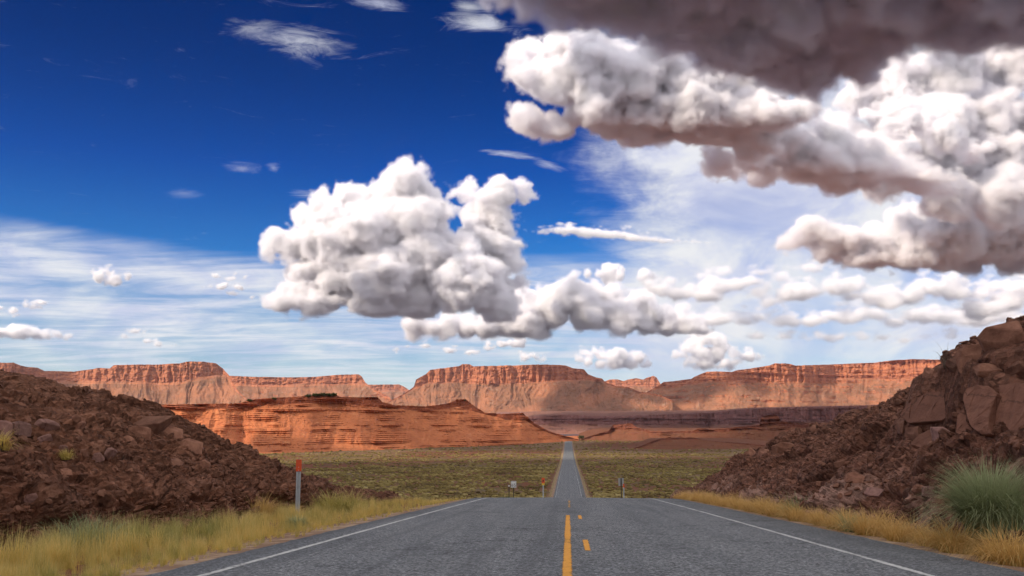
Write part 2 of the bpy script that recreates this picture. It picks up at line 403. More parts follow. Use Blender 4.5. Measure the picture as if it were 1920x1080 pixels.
def paint(name, c1, c2, lo, hi):
    n = NT(name); p = n.pos()
    k = n.noise(p, 16., 6, .8); w_ = n.noise(n.scale(p, (2.5, .6, 1)), 1., 4)
    col = n.mix(n.sstep(k, .35, .65), c1, c2)
    edge = n.attr('edge')
    alpha = n.sstep(n.m('ADD', n.m('ADD', n.m('MULTIPLY', k, .8), n.m('MULTIPLY', w_, .5)), n.m('MULTIPLY', edge, -.5)), lo, hi)
    return n.bsdf(col, .75, n.bump(k, .4, .008), .25, {'Alpha': alpha})
M_WHITE = paint('worn_white_paint', (.36, .355, .34), (.52, .51, .48), .40, .66)
M_YEL = paint('worn_yellow_paint', (.55, .235, .025), (.70, .32, .04), .36, .60)
M_YELW = paint('faded_yellow_paint', (.45, .24, .07), (.5, .28, .09), .52, .72)

def grass_mat(name, straw, green, tip):
    n = NT(name)
    t_ = n.attr('tint'); h = n.attr('up')
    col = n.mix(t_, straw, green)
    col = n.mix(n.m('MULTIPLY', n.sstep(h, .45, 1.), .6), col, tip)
    b = n.bsdf(col, .8, None, .15)
    bs = [x for x in n.t.nodes if x.type == 'BSDF_PRINCIPLED'][0]; out = [x for x in n.t.nodes if x.type == 'OUTPUT_MATERIAL'][0]
    tr = n.n('ShaderNodeBsdfTranslucent'); n.set(tr.inputs[0], col)
    mx = n.n('ShaderNodeMixShader'); mx.inputs[0].default_value = .35
    n.t.links.new(bs.outputs[0], mx.inputs[1]); n.t.links.new(tr.outputs[0], mx.inputs[2]); n.t.links.new(mx.outputs[0], out.inputs[0])
    return b
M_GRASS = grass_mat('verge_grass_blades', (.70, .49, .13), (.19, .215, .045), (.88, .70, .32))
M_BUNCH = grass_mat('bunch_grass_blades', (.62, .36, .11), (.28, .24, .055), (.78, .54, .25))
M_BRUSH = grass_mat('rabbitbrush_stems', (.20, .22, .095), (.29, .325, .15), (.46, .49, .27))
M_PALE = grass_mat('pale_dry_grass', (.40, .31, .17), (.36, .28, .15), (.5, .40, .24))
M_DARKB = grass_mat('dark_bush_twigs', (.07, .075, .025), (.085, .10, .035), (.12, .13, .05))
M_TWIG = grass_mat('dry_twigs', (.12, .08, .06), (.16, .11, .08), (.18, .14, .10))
n = NT('sagebrush_leaves'); t_ = n.attr('tint'); p = n.pos()
col = n.ramp(t_, [(0, (.07, .045, .02)), (.45, (.15, .108, .036)), (.75, (.22, .165, .056)), (1, (.30, .235, .10))])
M_SAGE = n.bsdf(n.mix(.5, col, n.mix(1., col, n.ramp(n.noise(p, 2.5, 4, .7), [(.3, .6), (.7, 1.4)]), 'MULTIPLY')), .9, None, .1)
def plain(name, c, rough=.6, metal=0., var=.12):
    n = NT(name); p = n.n('ShaderNodeTexCoord').outputs['Object']
    k = n.noise(p, 9., 5, .7)
    return n.bsdf(n.mix(n.sstep(k, .35, .7), c, tuple(x * (1 - var * 2) for x in c)), rough, None, .4, {'Metallic': metal})
M_STEEL = plain('galvanised_steel', (.46, .48, .49), .5, .5)
M_RED = plain('red_orange_reflector', (.62, .075, .015), .45)
M_SIGNW = plain('sign_white_sheeting', (.62, .61, .58), .5)
M_SIGNB = plain('sign_bare_metal', (.34, .33, .31), .55, .3)
M_BLACK = plain('black_lettering', (.015, .015, .016), .6)
M_WOOD = plain('dark_weathered_wood', (.045, .032, .022), .9)
M_YPAINT = plain('yellow_sheeting', (.62, .40, .04), .5)
M_DOT = plain('dark_button', (.05, .012, .01), .5)

# ------------------------------------------------------------------ ground and road
def geo(a, b, first, ratio):
    out = [a]; st_ = first
    while out[-1] < b: out.append(out[-1] + st_); st_ *= ratio
    return np.array(out)
sp = geo(0, 37000, .25, 1.028); sn = -geo(.25, 3000, .5, 1.3)[::-1]
S = np.concatenate([sn, sp])
tp = np.concatenate([np.linspace(0, EDGE_R + .001, 6), geo(EDGE_R + .15, 35000, .15, 1.07)])
tn = -np.concatenate([np.linspace(.9, -EDGE_L + .001, 5), geo(-EDGE_L + .15, 35000, .15, 1.07)])[::-1]
T = np.concatenate([tn, tp])
SS, TT = np.meshgrid(S, T, indexing='ij')
P = st(SS, TT - bend(SS) * ss(40, 400, np.abs(TT)), zground(SS, TT))
o = link('ground', grid('ground', P, M_GROUND, attrs={'lateral': np.abs(TT), 'along': SS})); tag(o, kind='structure')
S = np.concatenate([np.arange(-12, 60, .25), np.arange(60, 290, 2), np.arange(290, 1560, 8)])
def strip(S, T, dz):
    SS, TT = np.meshgrid(S, T, indexing='ij')
    crown = -.012 * np.abs(TT)
    return SS, TT, st(SS, TT, zroad(SS) + dz + crown * .6)
rg = np.random.default_rng(2)
T = np.concatenate([[EDGE_L - .06, EDGE_L], np.linspace(-3.8, 3.8, 17), [EDGE_R, EDGE_R + .06]])
SS, TT, P = strip(S, T, .02)
jl = .07 * fbm(S / .8, 0 * S, 1 + 0 * S, 3); jr = .07 * fbm(S / .8, 0 * S, 9 + 0 * S, 3)
P[:, :2, :2] += jl[:, None, None] * np.array([_c, -_s]); P[:, -2:, :2] += jr[:, None, None] * np.array([_c, -_s])
P[:, 0, 2] -= .09; P[:, -1, 2] -= .09
road = tag(link('road', grid('road', P, M_ASPH, attrs={'lateral': TT})), kind='structure')
def line(name, s0, s1, t0, width, mat, step=.12):
    S = np.arange(s0, s1 + .001, step) if s1 < 70 else np.concatenate([np.arange(s0, 60, step), np.arange(60, 300, 2), np.arange(300, s1, 8)])
    T = np.linspace(t0 - width / 2, t0 + width / 2, 5)
    SS, TT, P = strip(S, T, .026)
    e = np.clip(np.abs(TT - t0) / (width / 2), 0, 1) ** 3
    e = np.maximum(e, np.clip(1 - (SS - s0) / .25, 0, 1)) if s1 < 70 else e
    if s1 < 70: e = np.maximum(e, np.clip(1 - (s1 - SS) / .25, 0, 1))
    return link(name, grid(name, P, mat, attrs={'edge': e, 'lateral': TT}), road)
line('edge_line', -10, 1440, -3.65, .155, M_WHITE)
line('edge_line', -10, 1440, 3.65, .155, M_WHITE)
line('centre_line', -10, 24.9, -.02, .15, M_YEL)
line('centre_line', 30, 40, .02, .13, M_YELW)
line('centre_dash', 13.2, 15.7, .245, .12, M_YEL)
line('centre_dash', 22.4, 24.9, .26, .13, M_YEL)
print('ground', time.time() - T0)

# ------------------------------------------------------------------ far landforms
def landform(name, top, cliff, base, d0, mat, zs, slope=32, cliff_run=.18, rib=1., gully=1., back=1500, back_z=None,
             step=1.25, rows=(46, 60), terr=0., seed=0, jag=.3, skirt=None, cap=.12, spur=0.):
    """a real landform: talus rising from its foot, ribbed cliff, plateau running back, far side"""
    px = np.arange(top[0][0], top[-1][0] + .01, step); n = len(px)
    tp = np.interp(px, *zip(*top)); cp = np.interp(px, *zip(*cliff)); bp = np.interp(px, *zip(*base))
    d0 = np.interp(px, *zip(*d0)) if isinstance(d0, (list, tuple)) else np.full(n, float(d0))
    sc = d0 / F
    xx = px * sc.mean()
    zb = 1 + (800 - bp) * sc
    if skirt is not None: zb = np.minimum(zb, skirt)
    tp = tp + jag * (np.abs(fbm(px / 9, 0 * px + seed, 0 * px, 4)) * 3 - 1)
    dc = d0.copy()
    for _ in range(6):
        zc = 1 + (800 - cp) * dc / F; dc = d0 + np.maximum(zc - zb, 0) / math.tan(math.radians(slope))
    dt = dc.copy()
    for _ in range(6):
        zt = 1 + (800 - tp) * dt / F; dt = dc + np.maximum(zt - zc, 0) * cliff_run
    zt = np.maximum(zt, zc + .02 * sc)
    a = np.linspace(0, 1, rows[0]); b = np.linspace(0, 1, rows[1])[1:]
    # talus: concave
    D1 = d0[:, None] + (dc - d0)[:, None] * a ** .9; Z1 = zb[:, None] + (zc - zb)[:, None] * a ** 1.15
    D2 = dc[:, None] + (dt - dc)[:, None] * b; Z2 = zc[:, None] + (zt - zc)[:, None] * b
    D = np.concatenate([D1, D2], 1); Z = np.concatenate([Z1, Z2], 1)
    K = np.concatenate([np.zeros_like(D1) + .0, np.ones_like(D2)], 1)
    K0 = K.copy()
    K[:, rows[0] - 3:rows[0]] = .5
    X = np.broadcast_to(xx[:, None], D.shape)
    A = np.concatenate([np.broadcast_to(a, D1.shape), np.ones_like(D2)], 1)
    hcl = np.clip((zt - zc)[:, None] / (zs * 3), .05, 1.6)
    # vertical ribs and buttresses in the cliff
    big = fbm(X / (zs * 7), seed + 0 * X, Z / (zs * 40), 3)
    ribs = fbm(X / (zs * 1.5) + 1.2 * big, seed + 3 + 0 * X, Z / (zs * 9), 4, .6, ridged=True)
    D = D - K * rib * zs * hcl * (ribs * .75 + big * 2.2)
    # gullies fanning down the talus
    gf = 1 if not terr else .45
    gl = gf * fbm(X / (zs * 2.6) + .8 * fbm(X / (zs * 4), Z / (zs * 5), seed + 0 * X, 2), seed + 7 + 0 * X, Z / (zs * 9), 4, .55, ridged=True)
    hb = np.clip((zc - zb)[:, None] / (zs * 4), 0, 1.5)
    D = D - (1 - K) * gully * zs * hb * (gl * .8 + big * 1.6) * np.clip(A * 4, .15, 1)
    if spur:
        wv = fbm(X / (zs * 15), seed + 61 + .6 * Z / (zs * 12), 0 * X, 2) * 2.6 + fbm(X / (zs * 5.5), seed + 71 + 0 * X, Z / (zs * 9), 3) * 1.7
        D = D - spur * zs * wv * np.clip(A * 5, 0, 1)
    # horizontal ledges
    if terr:
        q = Z / (zs * 1.0) + .6 * fbm(X / (zs * 12), seed + 0 * X, 0 * X, 3) + 1.5 * perlin(0 * X + 3.3, Z / (zs * 2.7), seed + .4 + 0 * X)
        st_ = q - np.floor(q); led = np.where(st_ < .45, st_ / .45, 1.) - st_
        amt = terr * np.clip(2.6 * fbm(X / (zs * 4.5), seed + 21 + 0 * X, np.floor(q) * .7, 4) + .45, 0, 2.)
        D = D - led * zs * amt * 1.5
        q2 = Z / (zs * .31) + .9 * fbm(X / (zs * 6), seed + 40 + 0 * X, 0 * X, 3)
        st_ = q2 - np.floor(q2); led2 = np.where(st_ < .4, st_ / .4, 1.) - st_
        D = D - led2 * zs * amt * .55
    D = D + .28 * zs * fbm(X / (zs * .7), D / (zs * .7), Z / (zs * .5), 4, .6)
    if terr:                                               # steep ledge faces take bare rock colour, dark on the ridge to deepen shading
        dZ = np.gradient(Z, axis=1); dD = np.gradient(D, axis=1)
        K = np.maximum(K, .9 * ss(.9, 2.0, dZ / np.maximum(np.abs(dD), 1e-3)) * (dZ > 0))
        K = np.where(K0 > .6, np.maximum(K, .55), K)
    # plateau and far side
    bz = zt if back_z is None else np.full(n, float(back_z))
    f = np.linspace(0, 1, 12)[1:]
    Db = D[:, -1:] + back * f ** 1.6; Zb = zt[:, None] + (np.minimum(bz, zt + back * .03) - zt)[:, None] * f - zs * .15 * (1 - np.exp(-f * 20)) 
    Dk = D[:, -1:] + back + np.linspace(0, 1, 8)[1:] * back * .5; Zk = Zb[:, -1:] + (np.minimum(zb, -30)[:, None] - Zb[:, -1:]) * np.linspace(0, 1, 8)[1:]
    D = np.concatenate([D, Db, Dk], 1); Z = np.concatenate([Z, Zb, Zk], 1); K = np.concatenate([K, 0 * Db + cap, 0 * Dk], 1)
    r = ray(px, np.full(n, 800.))
    P = np.stack([np.broadcast_to((r[:, 0] / r[:, 1])[:, None], D.shape) * D, D, Z], -1)
    o = link(name, grid(name, P, mat, attrs={'cliff': K}, flip=False))
    return tag(o, kind='structure')

A_TOP = [(-160,676),(-60,679),(0,682),(17,682),(30,687),(43,690),(63,691),(77,697),(133,698),(165,694),(180,691.5),(200,693),(207,687),(245,685.5),(287,685),(333,683),(347,680),(377,680.5),(400,683),(413,692),(425,704),(434,722),(447,737),(462,750),(470,756)]
landform('mesa', A_TOP, [(-160,715),(0,712),(60,714),(130,716),(330,718),(360,712),(395,706),(412,702),(425,709),(434,724),(447,738),(470,756)],
         [(-160,770),(470,770)], 6200, M_MESA, 40, seed=1, rib=1.1, skirt=-30, back=900)
landform('mesa', [(380,706),(427,706),(480,708),(547,709),(587,708),(630,704),(670,703),(676,707),(683,718),(700,731),(727,744),(735,752)],
         [(380,716),(480,722),(547,722),(620,719),(665,719),(678,717),(685,720),(700,732),(727,745),(735,752)], [(380,765),(735,765)], 7600, M_MESA, 40, seed=5, skirt=-30, terr=.35)
landform('mesa', [(660,724),(687,722.5),(747,722),(756,726),(763,730),(772,738)], [(660,734),(687,733),(747,732),(763,735),(772,739)], [(660,770),(772,770)], 15000, M_MESA, 70, seed=8, skirt=-30)
D_TOP = [(722,757),(733,751),(757,739),(775,726),(779,713),(797,703),(806,695),(830,692),(860,688),(866,684),(880,684),(887,688),(913,688),(967,686.5),(997,685),(1020,685),(1060,687),(1075,692),(1096,694),(1104,703),(1119,709),(1130,711),(1136,718),(1156,725),(1179,727),(1200,735),(1240,742),(1262,752)]
D_CLF = [(722,758),(757,741),(776,729),(785,726),(800,719),(860,717),(920,722),(990,718),(1028,716),(1080,714),(1100,713),(1119,714),(1132,716),(1140,722),(1156,727),(1179,729),(1200,737),(1240,744),(1262,754)]
landform('mesa', D_TOP, D_CLF, [(722,771),(1262,771)], 7000, M_MESA, 42, seed=12, rib=1.15, skirt=95, back=1100, step=1.0, rows=(60, 66))
landform('mesa', [(1120,720),(1136,716),(1145,713),(1158,712.5),(1171,716),(1179,713),(1194,710.5),(1207,713),(1216,709),(1227,706),(1233,709),(1240,721),(1256,728)],
         [(1120,726),(1158,724),(1207,724),(1240,727),(1256,730)], [(1120,760),(1256,760)], 11500, M_MESA, 45, seed=15, skirt=-30, back=500)
F_TOP = [(1180,757),(1200,745),(1225,730),(1241,721),(1246,717.5),(1264,716),(1280,714),(1298,712),(1304,708),(1321,701),(1328,698.5),(1353,698),(1376,699),(1384,696),(1413,692),(1447,687),(1456,683.5),(1482,683.5),(1497,687),(1580,685),(1647,681),(1690,676.5),(1713,675),(1780,676),(1900,677),(2080,680)]
landform('mesa', F_TOP, [(1180,758),(1225,732),(1246,724),(1300,722),(1330,716),(1380,718),(1480,717),(1545,719),(1570,712),(1650,710),(1760,712),(2080,714)],
         [(1180,771),(2080,771)], [(1180,7300),(1400,7050),(1500,7120),(1570,7380),(1640,7330),(2080,6500)], M_MESA, 42, seed=19, skirt=95, terr=.45, rows=(56, 66))
landform('scarp', [(930,792),(985,786),(1000,782),(1057,779),(1140,782),(1230,779),(1340,774),(1400,768),(1480,765),(1600,762),(1700,758),(1900,756),(2200,756)],
         [(930,799),(1000,795),(1057,794),(1140,796),(1230,795),(1340,796),(1400,794),(1480,791),(1600,786),(1900,780),(2200,780)],
         [(930,813),(2200,813)], [(930,3500),(1200,3150),(1330,3350),(1420,3050),(2200,2900)], M_SCARP, 13, slope=22, seed=23, terr=.8, back=3900, back_z=112, skirt=-26, rib=1.4)
H_TOP = [(180,770),(255,765),(264,763),(290,760),(447,757),(467,751),(500,748),(573,744),(587,742),(630,741.5),(637,746),(707,746),(717,755),(740,761),(797,763),(837,758),(847,755),(856,749.5),(873,749.5),(880,755),(893,765),(910,775),(947,777),(980,775),(990,783),(1003,795),(1020,803),(1028,808),(1047,814),(1066,819),(1085,824)]
hx = [180, 300, 430, 560, 700, 850, 1000, 1066, 1085]; hb = [852, 852, 850, 848, 845, 839, 832, 824, 825.5]
hd = [ground_hit(x, y, 500, 1500) for x, y in zip(hx, hb)]
hd[-2] = 1330; hd[-1] = 1360
RIDGE = landform('ridge', H_TOP, [(180,776),(290,768),(447,766),(500,760),(573,757),(637,757),(717,764),(797,772),(856,763),(893,773),(947,786),(985,788),(1003,799),(1028,811),(1066,821),(1085,825)],
         list(zip(hx, hb)), list(zip(hx, hd)), M_RIDGE, 6.5, slope=23, seed=31, terr=1.15, rib=.8, gully=1.3, skirt=-24.5, spur=1.5, back=420, back_z=-14, step=.8, rows=(190, 50), jag=.7, cliff_run=.35)
landform('hill', [(1085,826),(1101,819),(1122,813),(1142,807),(1149,797),(1160,796),(1184,793.5),(1194,801),(1220,808),(1244,809),(1298,808),(1311,803),(1340,805),(1400,799),(1424,797),(1428,783),(1442,779),(1458,780),(1466,790),(1500,794),(1600,792),(1800,790)],
         [(1085,826.5),(1122,816),(1142,812),(1150,806),(1184,804),(1220,811),(1298,812),(1340,810),(1424,803),(1442,795),(1466,798),(1500,801),(1800,797)],
         [(1085,826),(1200,831),(1800,832)], [(1085,1400),(1200,1350),(1800,1200)], M_HILL, 7, slope=20, seed=37, terr=.9, skirt=-24, back=300, back_z=0, step=1.0, rows=(70, 40), cliff_run=.3, spur=1.2)
landform('hill', [(1175,843),(1200,836),(1217,829),(1240,821.5),(1254,820),(1300,820),(1325,826),(1400,831),(1500,842)], [(1175,843.5),(1200,838),(1240,824),(1310,823),(1400,833),(1500,843)],
         [(1175,844),(1500,844)], 1050, M_HILL, 4, slope=15, seed=41, terr=.5, skirt=-25, back=120, back_z=-12, rows=(40, 12))
print('landforms', time.time() - T0)

# ------------------------------------------------------------------ rocky banks beside the road
def bank(name, side, S, section, mat, seed, ramp_disp, nv):
    """section(s) -> list of (t, h above verge); swept along the road and broken up into blocks"""
    V = np.linspace(0, 1, nv)
    P = np.zeros((len(S), nv, 3)); U = np.zeros((len(S), nv)); Hn = np.zeros((len(S), nv))
    for i, s in enumerate(S):
        pts, wts = section(s)
        pts = np.array(pts, float)
        cum = np.concatenate([[0], np.cumsum(wts)]); cum /= cum[-1]
        t = np.interp(V, cum, pts[:, 0]); h = np.interp(V, cum, pts[:, 1])
        P[i, :, 0] = s; P[i, :, 1] = side * t; P[i, :, 2] = h + zroad(s) - .25
        U[i] = V * (len(wts)); Hn[i] = np.interp(V, cum, np.arange(len(pts)))
    # soften the polyline along the section
    for _ in range(3):
        P[:, 1:-1] = .25 * P[:, :-2] + .5 * P[:, 1:-1] + .25 * P[:, 2:]
    Q = st(P[..., 0], P[..., 1], P[..., 2])
    du = np.gradient(Q, axis=0); dv = np.gradient(Q, axis=1)
    N = np.cross(du, dv); N /= np.linalg.norm(N, axis=-1)[..., None] + 1e-9
    N *= np.sign(N[..., 2:3].mean()) 
    disp, pale = ramp_disp(Q, P, Hn)
    Q = Q + N * disp[..., None]
    o = link(name, grid(name, Q, mat, flip=(side < 0), attrs={'pale': pale}, smooth=False))
    return tag(o, kind='structure'), Q, Hn

def cut_section(s):
    Hc = np.interp(s, [5, 15, 22, 26.8, 31.7, 38, 47, 52, 58, 64, 69, 74], [5.6, 5.9, 5.5, 5.2, 4.7, 4.1, 3.75, 3.65, 3.45, 2.9, 1.5, .05])
    k = np.interp(s, [50, 74], [1, .6])                       # crest draws in at the far end
    slab = float(ss(13, 16, s) * (1 - ss(26.5, 29, s)))
    led = .62 * min(1, Hc / 3)
    b = 6.2 + .25 * math.sin(s * .7) + .2 * math.sin(s * 1.9 + 1)
    t3 = b + 2.3 * k; h3 = .40 * Hc + .12 * slab * 0
    t4 = t3 + (.8 - .35 * slab) * k; h4 = h3 + (.13 + .15 * slab) * Hc
    t5 = b + 5.6 * k
    pts = [(b - .8, -.25), (b, .0), (b + .35, led), (t3, h3), (t4, h4), (t5, .96 * Hc), (t5 + 1.3 * k, Hc), (t5 + 9, Hc * 1.04), (t5 + 26, -1.5)]
    return pts, [.3, .5, 1.4, .9 + .3 * slab, 2.0, .6, .6, .2]
def cut_disp(Q, P, Hn):
    s = P[..., 0]
    slab = ss(13, 16, s) * (1 - ss(26.5, 29.5, s)) * ss(3.0, 3.15, Hn) * (1 - ss(4.0, 4.25, Hn))
    low = ss(.8, 1.3, Hn) * (1 - ss(2.0, 2.7, Hn))
    top = ss(4.9, 5.3, Hn)
    b1, _ = blocks(Q, 1.25, (1.2, 1.2, .75)); b2, _ = blocks(Q + 31, .42, (1.2, 1.2, .7)); b3, _ = blocks(Q + 77, .16, (1.2, 1.2, .7))
    bb, _ = blocks(Q + 13, 2.6, (1, 1.3, 1.2), .35)
    rough = fbm(Q[..., 0] / .3, Q[..., 1] / .3, Q[..., 2] / .3, 4)
    d = .30 * fbm(Q[..., 0] / 4, Q[..., 1] / 4, Q[..., 2] / 4, 3)
    norm = .20 * b1 + .10 * b2 + .045 * b3 + .05 * rough
    ledge = .22 * b1 + .11 * b2 + .03 * b3 + .03 * rough
    flat = .17 * bb + .012 * b3 + .012 * rough
    crest = .34 * b1 + .10 * b2 + .03 * rough
    d = d + norm * (1 - slab) * (1 - top) * (1 - low) + ledge * low * (1 - slab) + flat * slab + crest * top * (1 - slab)
    d *= ss(-.1, .8, Hn)
    pale = low * ss(.1, .5, b1 + .5 * rough + .25) * (1 - .3 * ss(40, 55, s))
    return d, pale
Sr = geo(9, 75, .035, 1.0032)
CUT, CUTQ, CUTH = bank('road_cut', 1, Sr, cut_section, M_BANK_R, 3, cut_disp, 420)

def mound_section(s):
    zc = np.interp(s, [5, 10, 20, 27, 31, 33.6, 35.6, 37.2, 41, 48, 56, 62, 66], [3.6, 3.4, 3.0, 2.65, 2.4, 1.75, .62, -.33, -.98, -1.85, -2.68, -3.5, -4.6])
    Hc = max(.05, zc - (float(zroad(s)) - .25))
    k = np.interp(s, [20, 31, 37, 48, 60], [1, .95, .62, .42, .4])
    b = 8.5 + .3 * math.sin(s * .5) + .2 * math.sin(s * 1.7)
    led = min(.75, Hc * .35)
    pts = [(b - .8, -.25), (b, 0), (b + .4, led), (b + 3.2 * k, .60 * Hc), (b + 6 * k, .88 * Hc), (b + 8.4 * k, Hc), (b + 8.4 * k + 8, Hc * 1.0), (b + 30, -1.8)]
    return pts, [.3, .5, 1.5, 1.2, 1.0, .6, .25]
def mound_disp(Q, P, Hn):
    low = ss(.8, 1.3, Hn) * (1 - ss(2.0, 2.5, Hn))
    b1, _ = blocks(Q + 5, 1.1, (1.3, 1.3, .45)); b2, _ = blocks(Q + 51, .38, (1.4, 1.4, .4)); b3, _ = blocks(Q + 97, .15, (1.3, 1.3, .5))
    rough = fbm(Q[..., 0] / .3, Q[..., 1] / .3, Q[..., 2] / .25, 4)
    d = .28 * fbm(Q[..., 0] / 3.5, Q[..., 1] / 3.5, Q[..., 2] / 3, 3)
    up = 1 - .6 * ss(4.2, 5, Hn)
    d = d + (.15 * b1 + .09 * b2 + .045 * b3 + .05 * rough) * up * (1 - low) + (.22 * b1 + .11 * b2 + .04 * b3 + .06 * rough) * low
    d *= ss(-.1, .8, Hn)
    return d, low * .12 * ss(.1, .6, b1)
Sl = geo(9, 67, .035, 1.0032)
MOUND, MOUNDQ, MOUNDH = bank('mound', -1, Sl, mound_section, M_BANK, 4, mound_disp, 400)
print('banks', time.time() - T0)

def bvh_of(o):
    me = o.data
    v = np.empty(len(me.vertices) * 3, np.float32); me.vertices.foreach_get('co', v)
    f = np.empty(len(me.polygons) * 4, np.int32); me.polygons.foreach_get('vertices', f)
    return BVHTree.FromPolygons(v.reshape(-1, 3).tolist(), f.reshape(-1, 4).tolist())
BV = {'cut': bvh_of(CUT), 'mound': bvh_of(MOUND)}
def cast(which, px, py):
    r = ray(px, py)
    h = BV[which].ray_cast(Vector(CAM), Vector(r).normalized())
    return (h[0], h[1]) if h[0] is not None else (None, None)
BV_RIDGE = bvh_of(RIDGE)
bpy.context.view_layer.update()

# ------------------------------------------------------------------ clouds: real bodies of scattering vapour
@threaded
def cells8(x, y, z):
    """distance to the nearest of jittered points, one per cell"""
    x = x - .5; y = y - .5; z = z - .5
    xi = np.floor(x).astype(np.int64); yi = np.floor(y).astype(np.int64); zi = np.floor(z).astype(np.int64)
    x = (x - xi).astype(np.float32); y = (y - yi).astype(np.float32); z = (z - zi).astype(np.float32)
    f1 = np.full(x.shape, 9., np.float32)
    for i in (0, 1):
        A = PL.take((xi + i) & 255)
        for j in (0, 1):
            B = PL.take(A + ((yi + j) & 255))
            for k in (0, 1):
                h = PL.take(B + ((zi + k) & 255))
                dx = x - RX.take(h) - i; dy = y - RY.take(h) - j; dz = z - RZ.take(h) - k
                np.minimum(f1, dx * dx + dy * dy + dz * dz, out=f1)
    return np.sqrt(f1)

def surface_nets(d, origin, h):
    """closed mesh of the d<0 region of a grid"""
    ins = d < 0
    nx, ny, nz = d.shape
    c = np.zeros((nx - 1, ny - 1, nz - 1), np.int8)
    offs = [(i, j, k) for i in (0, 1) for j in (0, 1) for k in (0, 1)]
    for i, j, k in offs: c += ins[i:nx - 1 + i, j:ny - 1 + j, k:nz - 1 + k]
    act = (c > 0) & (c < 8)
    idx = np.argwhere(act); n = len(idx)
    vid = np.full(act.shape, -1, np.int32); vid[act] = np.arange(n)
    ix, iy, iz = idx.T
    acc = np.zeros((n, 3), np.float32); cnt = np.zeros(n, np.float32)
    val = {o: d[ix + o[0], iy + o[1], iz + o[2]] for o in offs}
    for a in offs:
        for ax in range(3):
            if a[ax] == 0:
                b = list(a); b[ax] = 1
                va, vb = val[a], val[tuple(b)]
                m = (va < 0) != (vb < 0)
                t = va[m] / (va[m] - vb[m])
                p = np.zeros((len(t), 3), np.float32); p[:] = a; p[:, ax] = t
                acc[m] += p; cnt[m] += 1
    V = (idx + acc / cnt[:, None]) * h + origin
    faces = []
    for ax in range(3):
        o1, o2 = [(1, 2), (2, 0), (0, 1)][ax]
        sl = [slice(1, -1)] * 3; sl[ax] = slice(0, -1)
        sl2 = list(sl); sl2[ax] = slice(1, None)
        a = ins[tuple(sl)]; b = ins[tuple(sl2)]
        for sign in (0, 1):
            e = np.argwhere((a & ~b) if sign == 0 else (~a & b))
            off = np.array([1, 1, 1]); off[ax] = 0
            e = e + off
            def q(s1, s2):
                k = e.copy(); k[:, o1] -= s1; k[:, o2] -= s2
                return vid[k[:, 0], k[:, 1], k[:, 2]]
            f = np.stack([q(1, 1), q(0, 1), q(0, 0), q(1, 0)], 1)
            faces.append(f[:, ::-1] if sign else f)
    return V, np.concatenate(faces)

VOL = {}
def vapour(mfp, dark=False):
    key = (round(math.log(mfp) * 4), dark)
    if key not in VOL:
        n = NT('cloud_vapour'); o = n.n('ShaderNodeOutputMaterial'); v = n.n('ShaderNodeVolumeScatter')
        v.inputs['Color'].default_value = SHADE_VCOL if dark else VCOL; v.inputs['Density'].default_value = 1 / math.exp(key[0] / 4); v.inputs['Anisotropy'].default_value = .0
        n.t.links.new(v.outputs[0], o.inputs['Volume']); VOL[key] = n.mat
    return VOL[key]

VG = {}
def grid_tree():
    """geometry nodes: turns the density numbers carried by a mesh (one point per cell) into a volume"""
    g = bpy.data.node_groups.new('vapour_grid', 'GeometryNodeTree')
    for io in ('INPUT', 'OUTPUT'): g.interface.new_socket('Geometry', in_out=io, socket_type='NodeSocketGeometry')
    for nm_ in ('Min', 'Max', 'Start'): g.interface.new_socket(nm_, in_out='INPUT', socket_type='NodeSocketVector')
    for nm_ in ('NX', 'NY', 'NZ'): g.interface.new_socket(nm_, in_out='INPUT', socket_type='NodeSocketInt')
    g.interface.new_socket('Inverse', in_out='INPUT', socket_type='NodeSocketFloat'); g.interface.new_socket('Material', in_out='INPUT', socket_type='NodeSocketMaterial')
    N = g.nodes.new; L = g.links.new
    gi = N('NodeGroupInput'); go = N('NodeGroupOutput'); vc = N('GeometryNodeVolumeCube'); sm = N('GeometryNodeSetMaterial')
    L(gi.outputs['Min'], vc.inputs['Min']); L(gi.outputs['Max'], vc.inputs['Max'])
    for a_, b_ in zip(('X', 'Y', 'Z'), ('NX', 'NY', 'NZ')): L(gi.outputs[b_], vc.inputs['Resolution ' + a_])
    ps = N('GeometryNodeInputPosition'); sb = N('ShaderNodeVectorMath'); sb.operation = 'SUBTRACT'; L(ps.outputs[0], sb.inputs[0]); L(gi.outputs['Start'], sb.inputs[1])
    sc_ = N('ShaderNodeVectorMath'); sc_.operation = 'SCALE'; L(sb.outputs[0], sc_.inputs[0]); L(gi.outputs['Inverse'], sc_.inputs['Scale'])
    sx = N('ShaderNodeSeparateXYZ'); L(sc_.outputs[0], sx.inputs[0])
    def II(op, a, b):
        n = N('FunctionNodeIntegerMath'); n.operation = op; L(a, n.inputs[0]); L(b, n.inputs[1]); return n.outputs[0]
    def toint(v):
        n = N('FunctionNodeFloatToInt'); n.rounding_mode = 'FLOOR'; L(v, n.inputs[0]); return n.outputs[0]
    ix, iy, iz = (toint(sx.outputs[i]) for i in range(3))
    idx = II('ADD', II('MULTIPLY', II('ADD', II('MULTIPLY', ix, gi.outputs['NY']), iy), gi.outputs['NZ']), iz)
    na = N('GeometryNodeInputNamedAttribute'); na.data_type = 'FLOAT'; na.inputs['Name'].default_value = 'rho'
    si = N('GeometryNodeSampleIndex'); si.data_type = 'FLOAT'; si.domain = 'POINT'; si.clamp = True
    L(gi.outputs['Geometry'], si.inputs['Geometry']); L(na.outputs[0], si.inputs['Value']); L(idx, si.inputs['Index'])
    L(si.outputs[0], vc.inputs['Density']); L(vc.outputs[0], sm.inputs['Geometry']); L(gi.outputs['Material'], sm.inputs['Material']); L(sm.outputs[0], go.inputs[0])
    return g
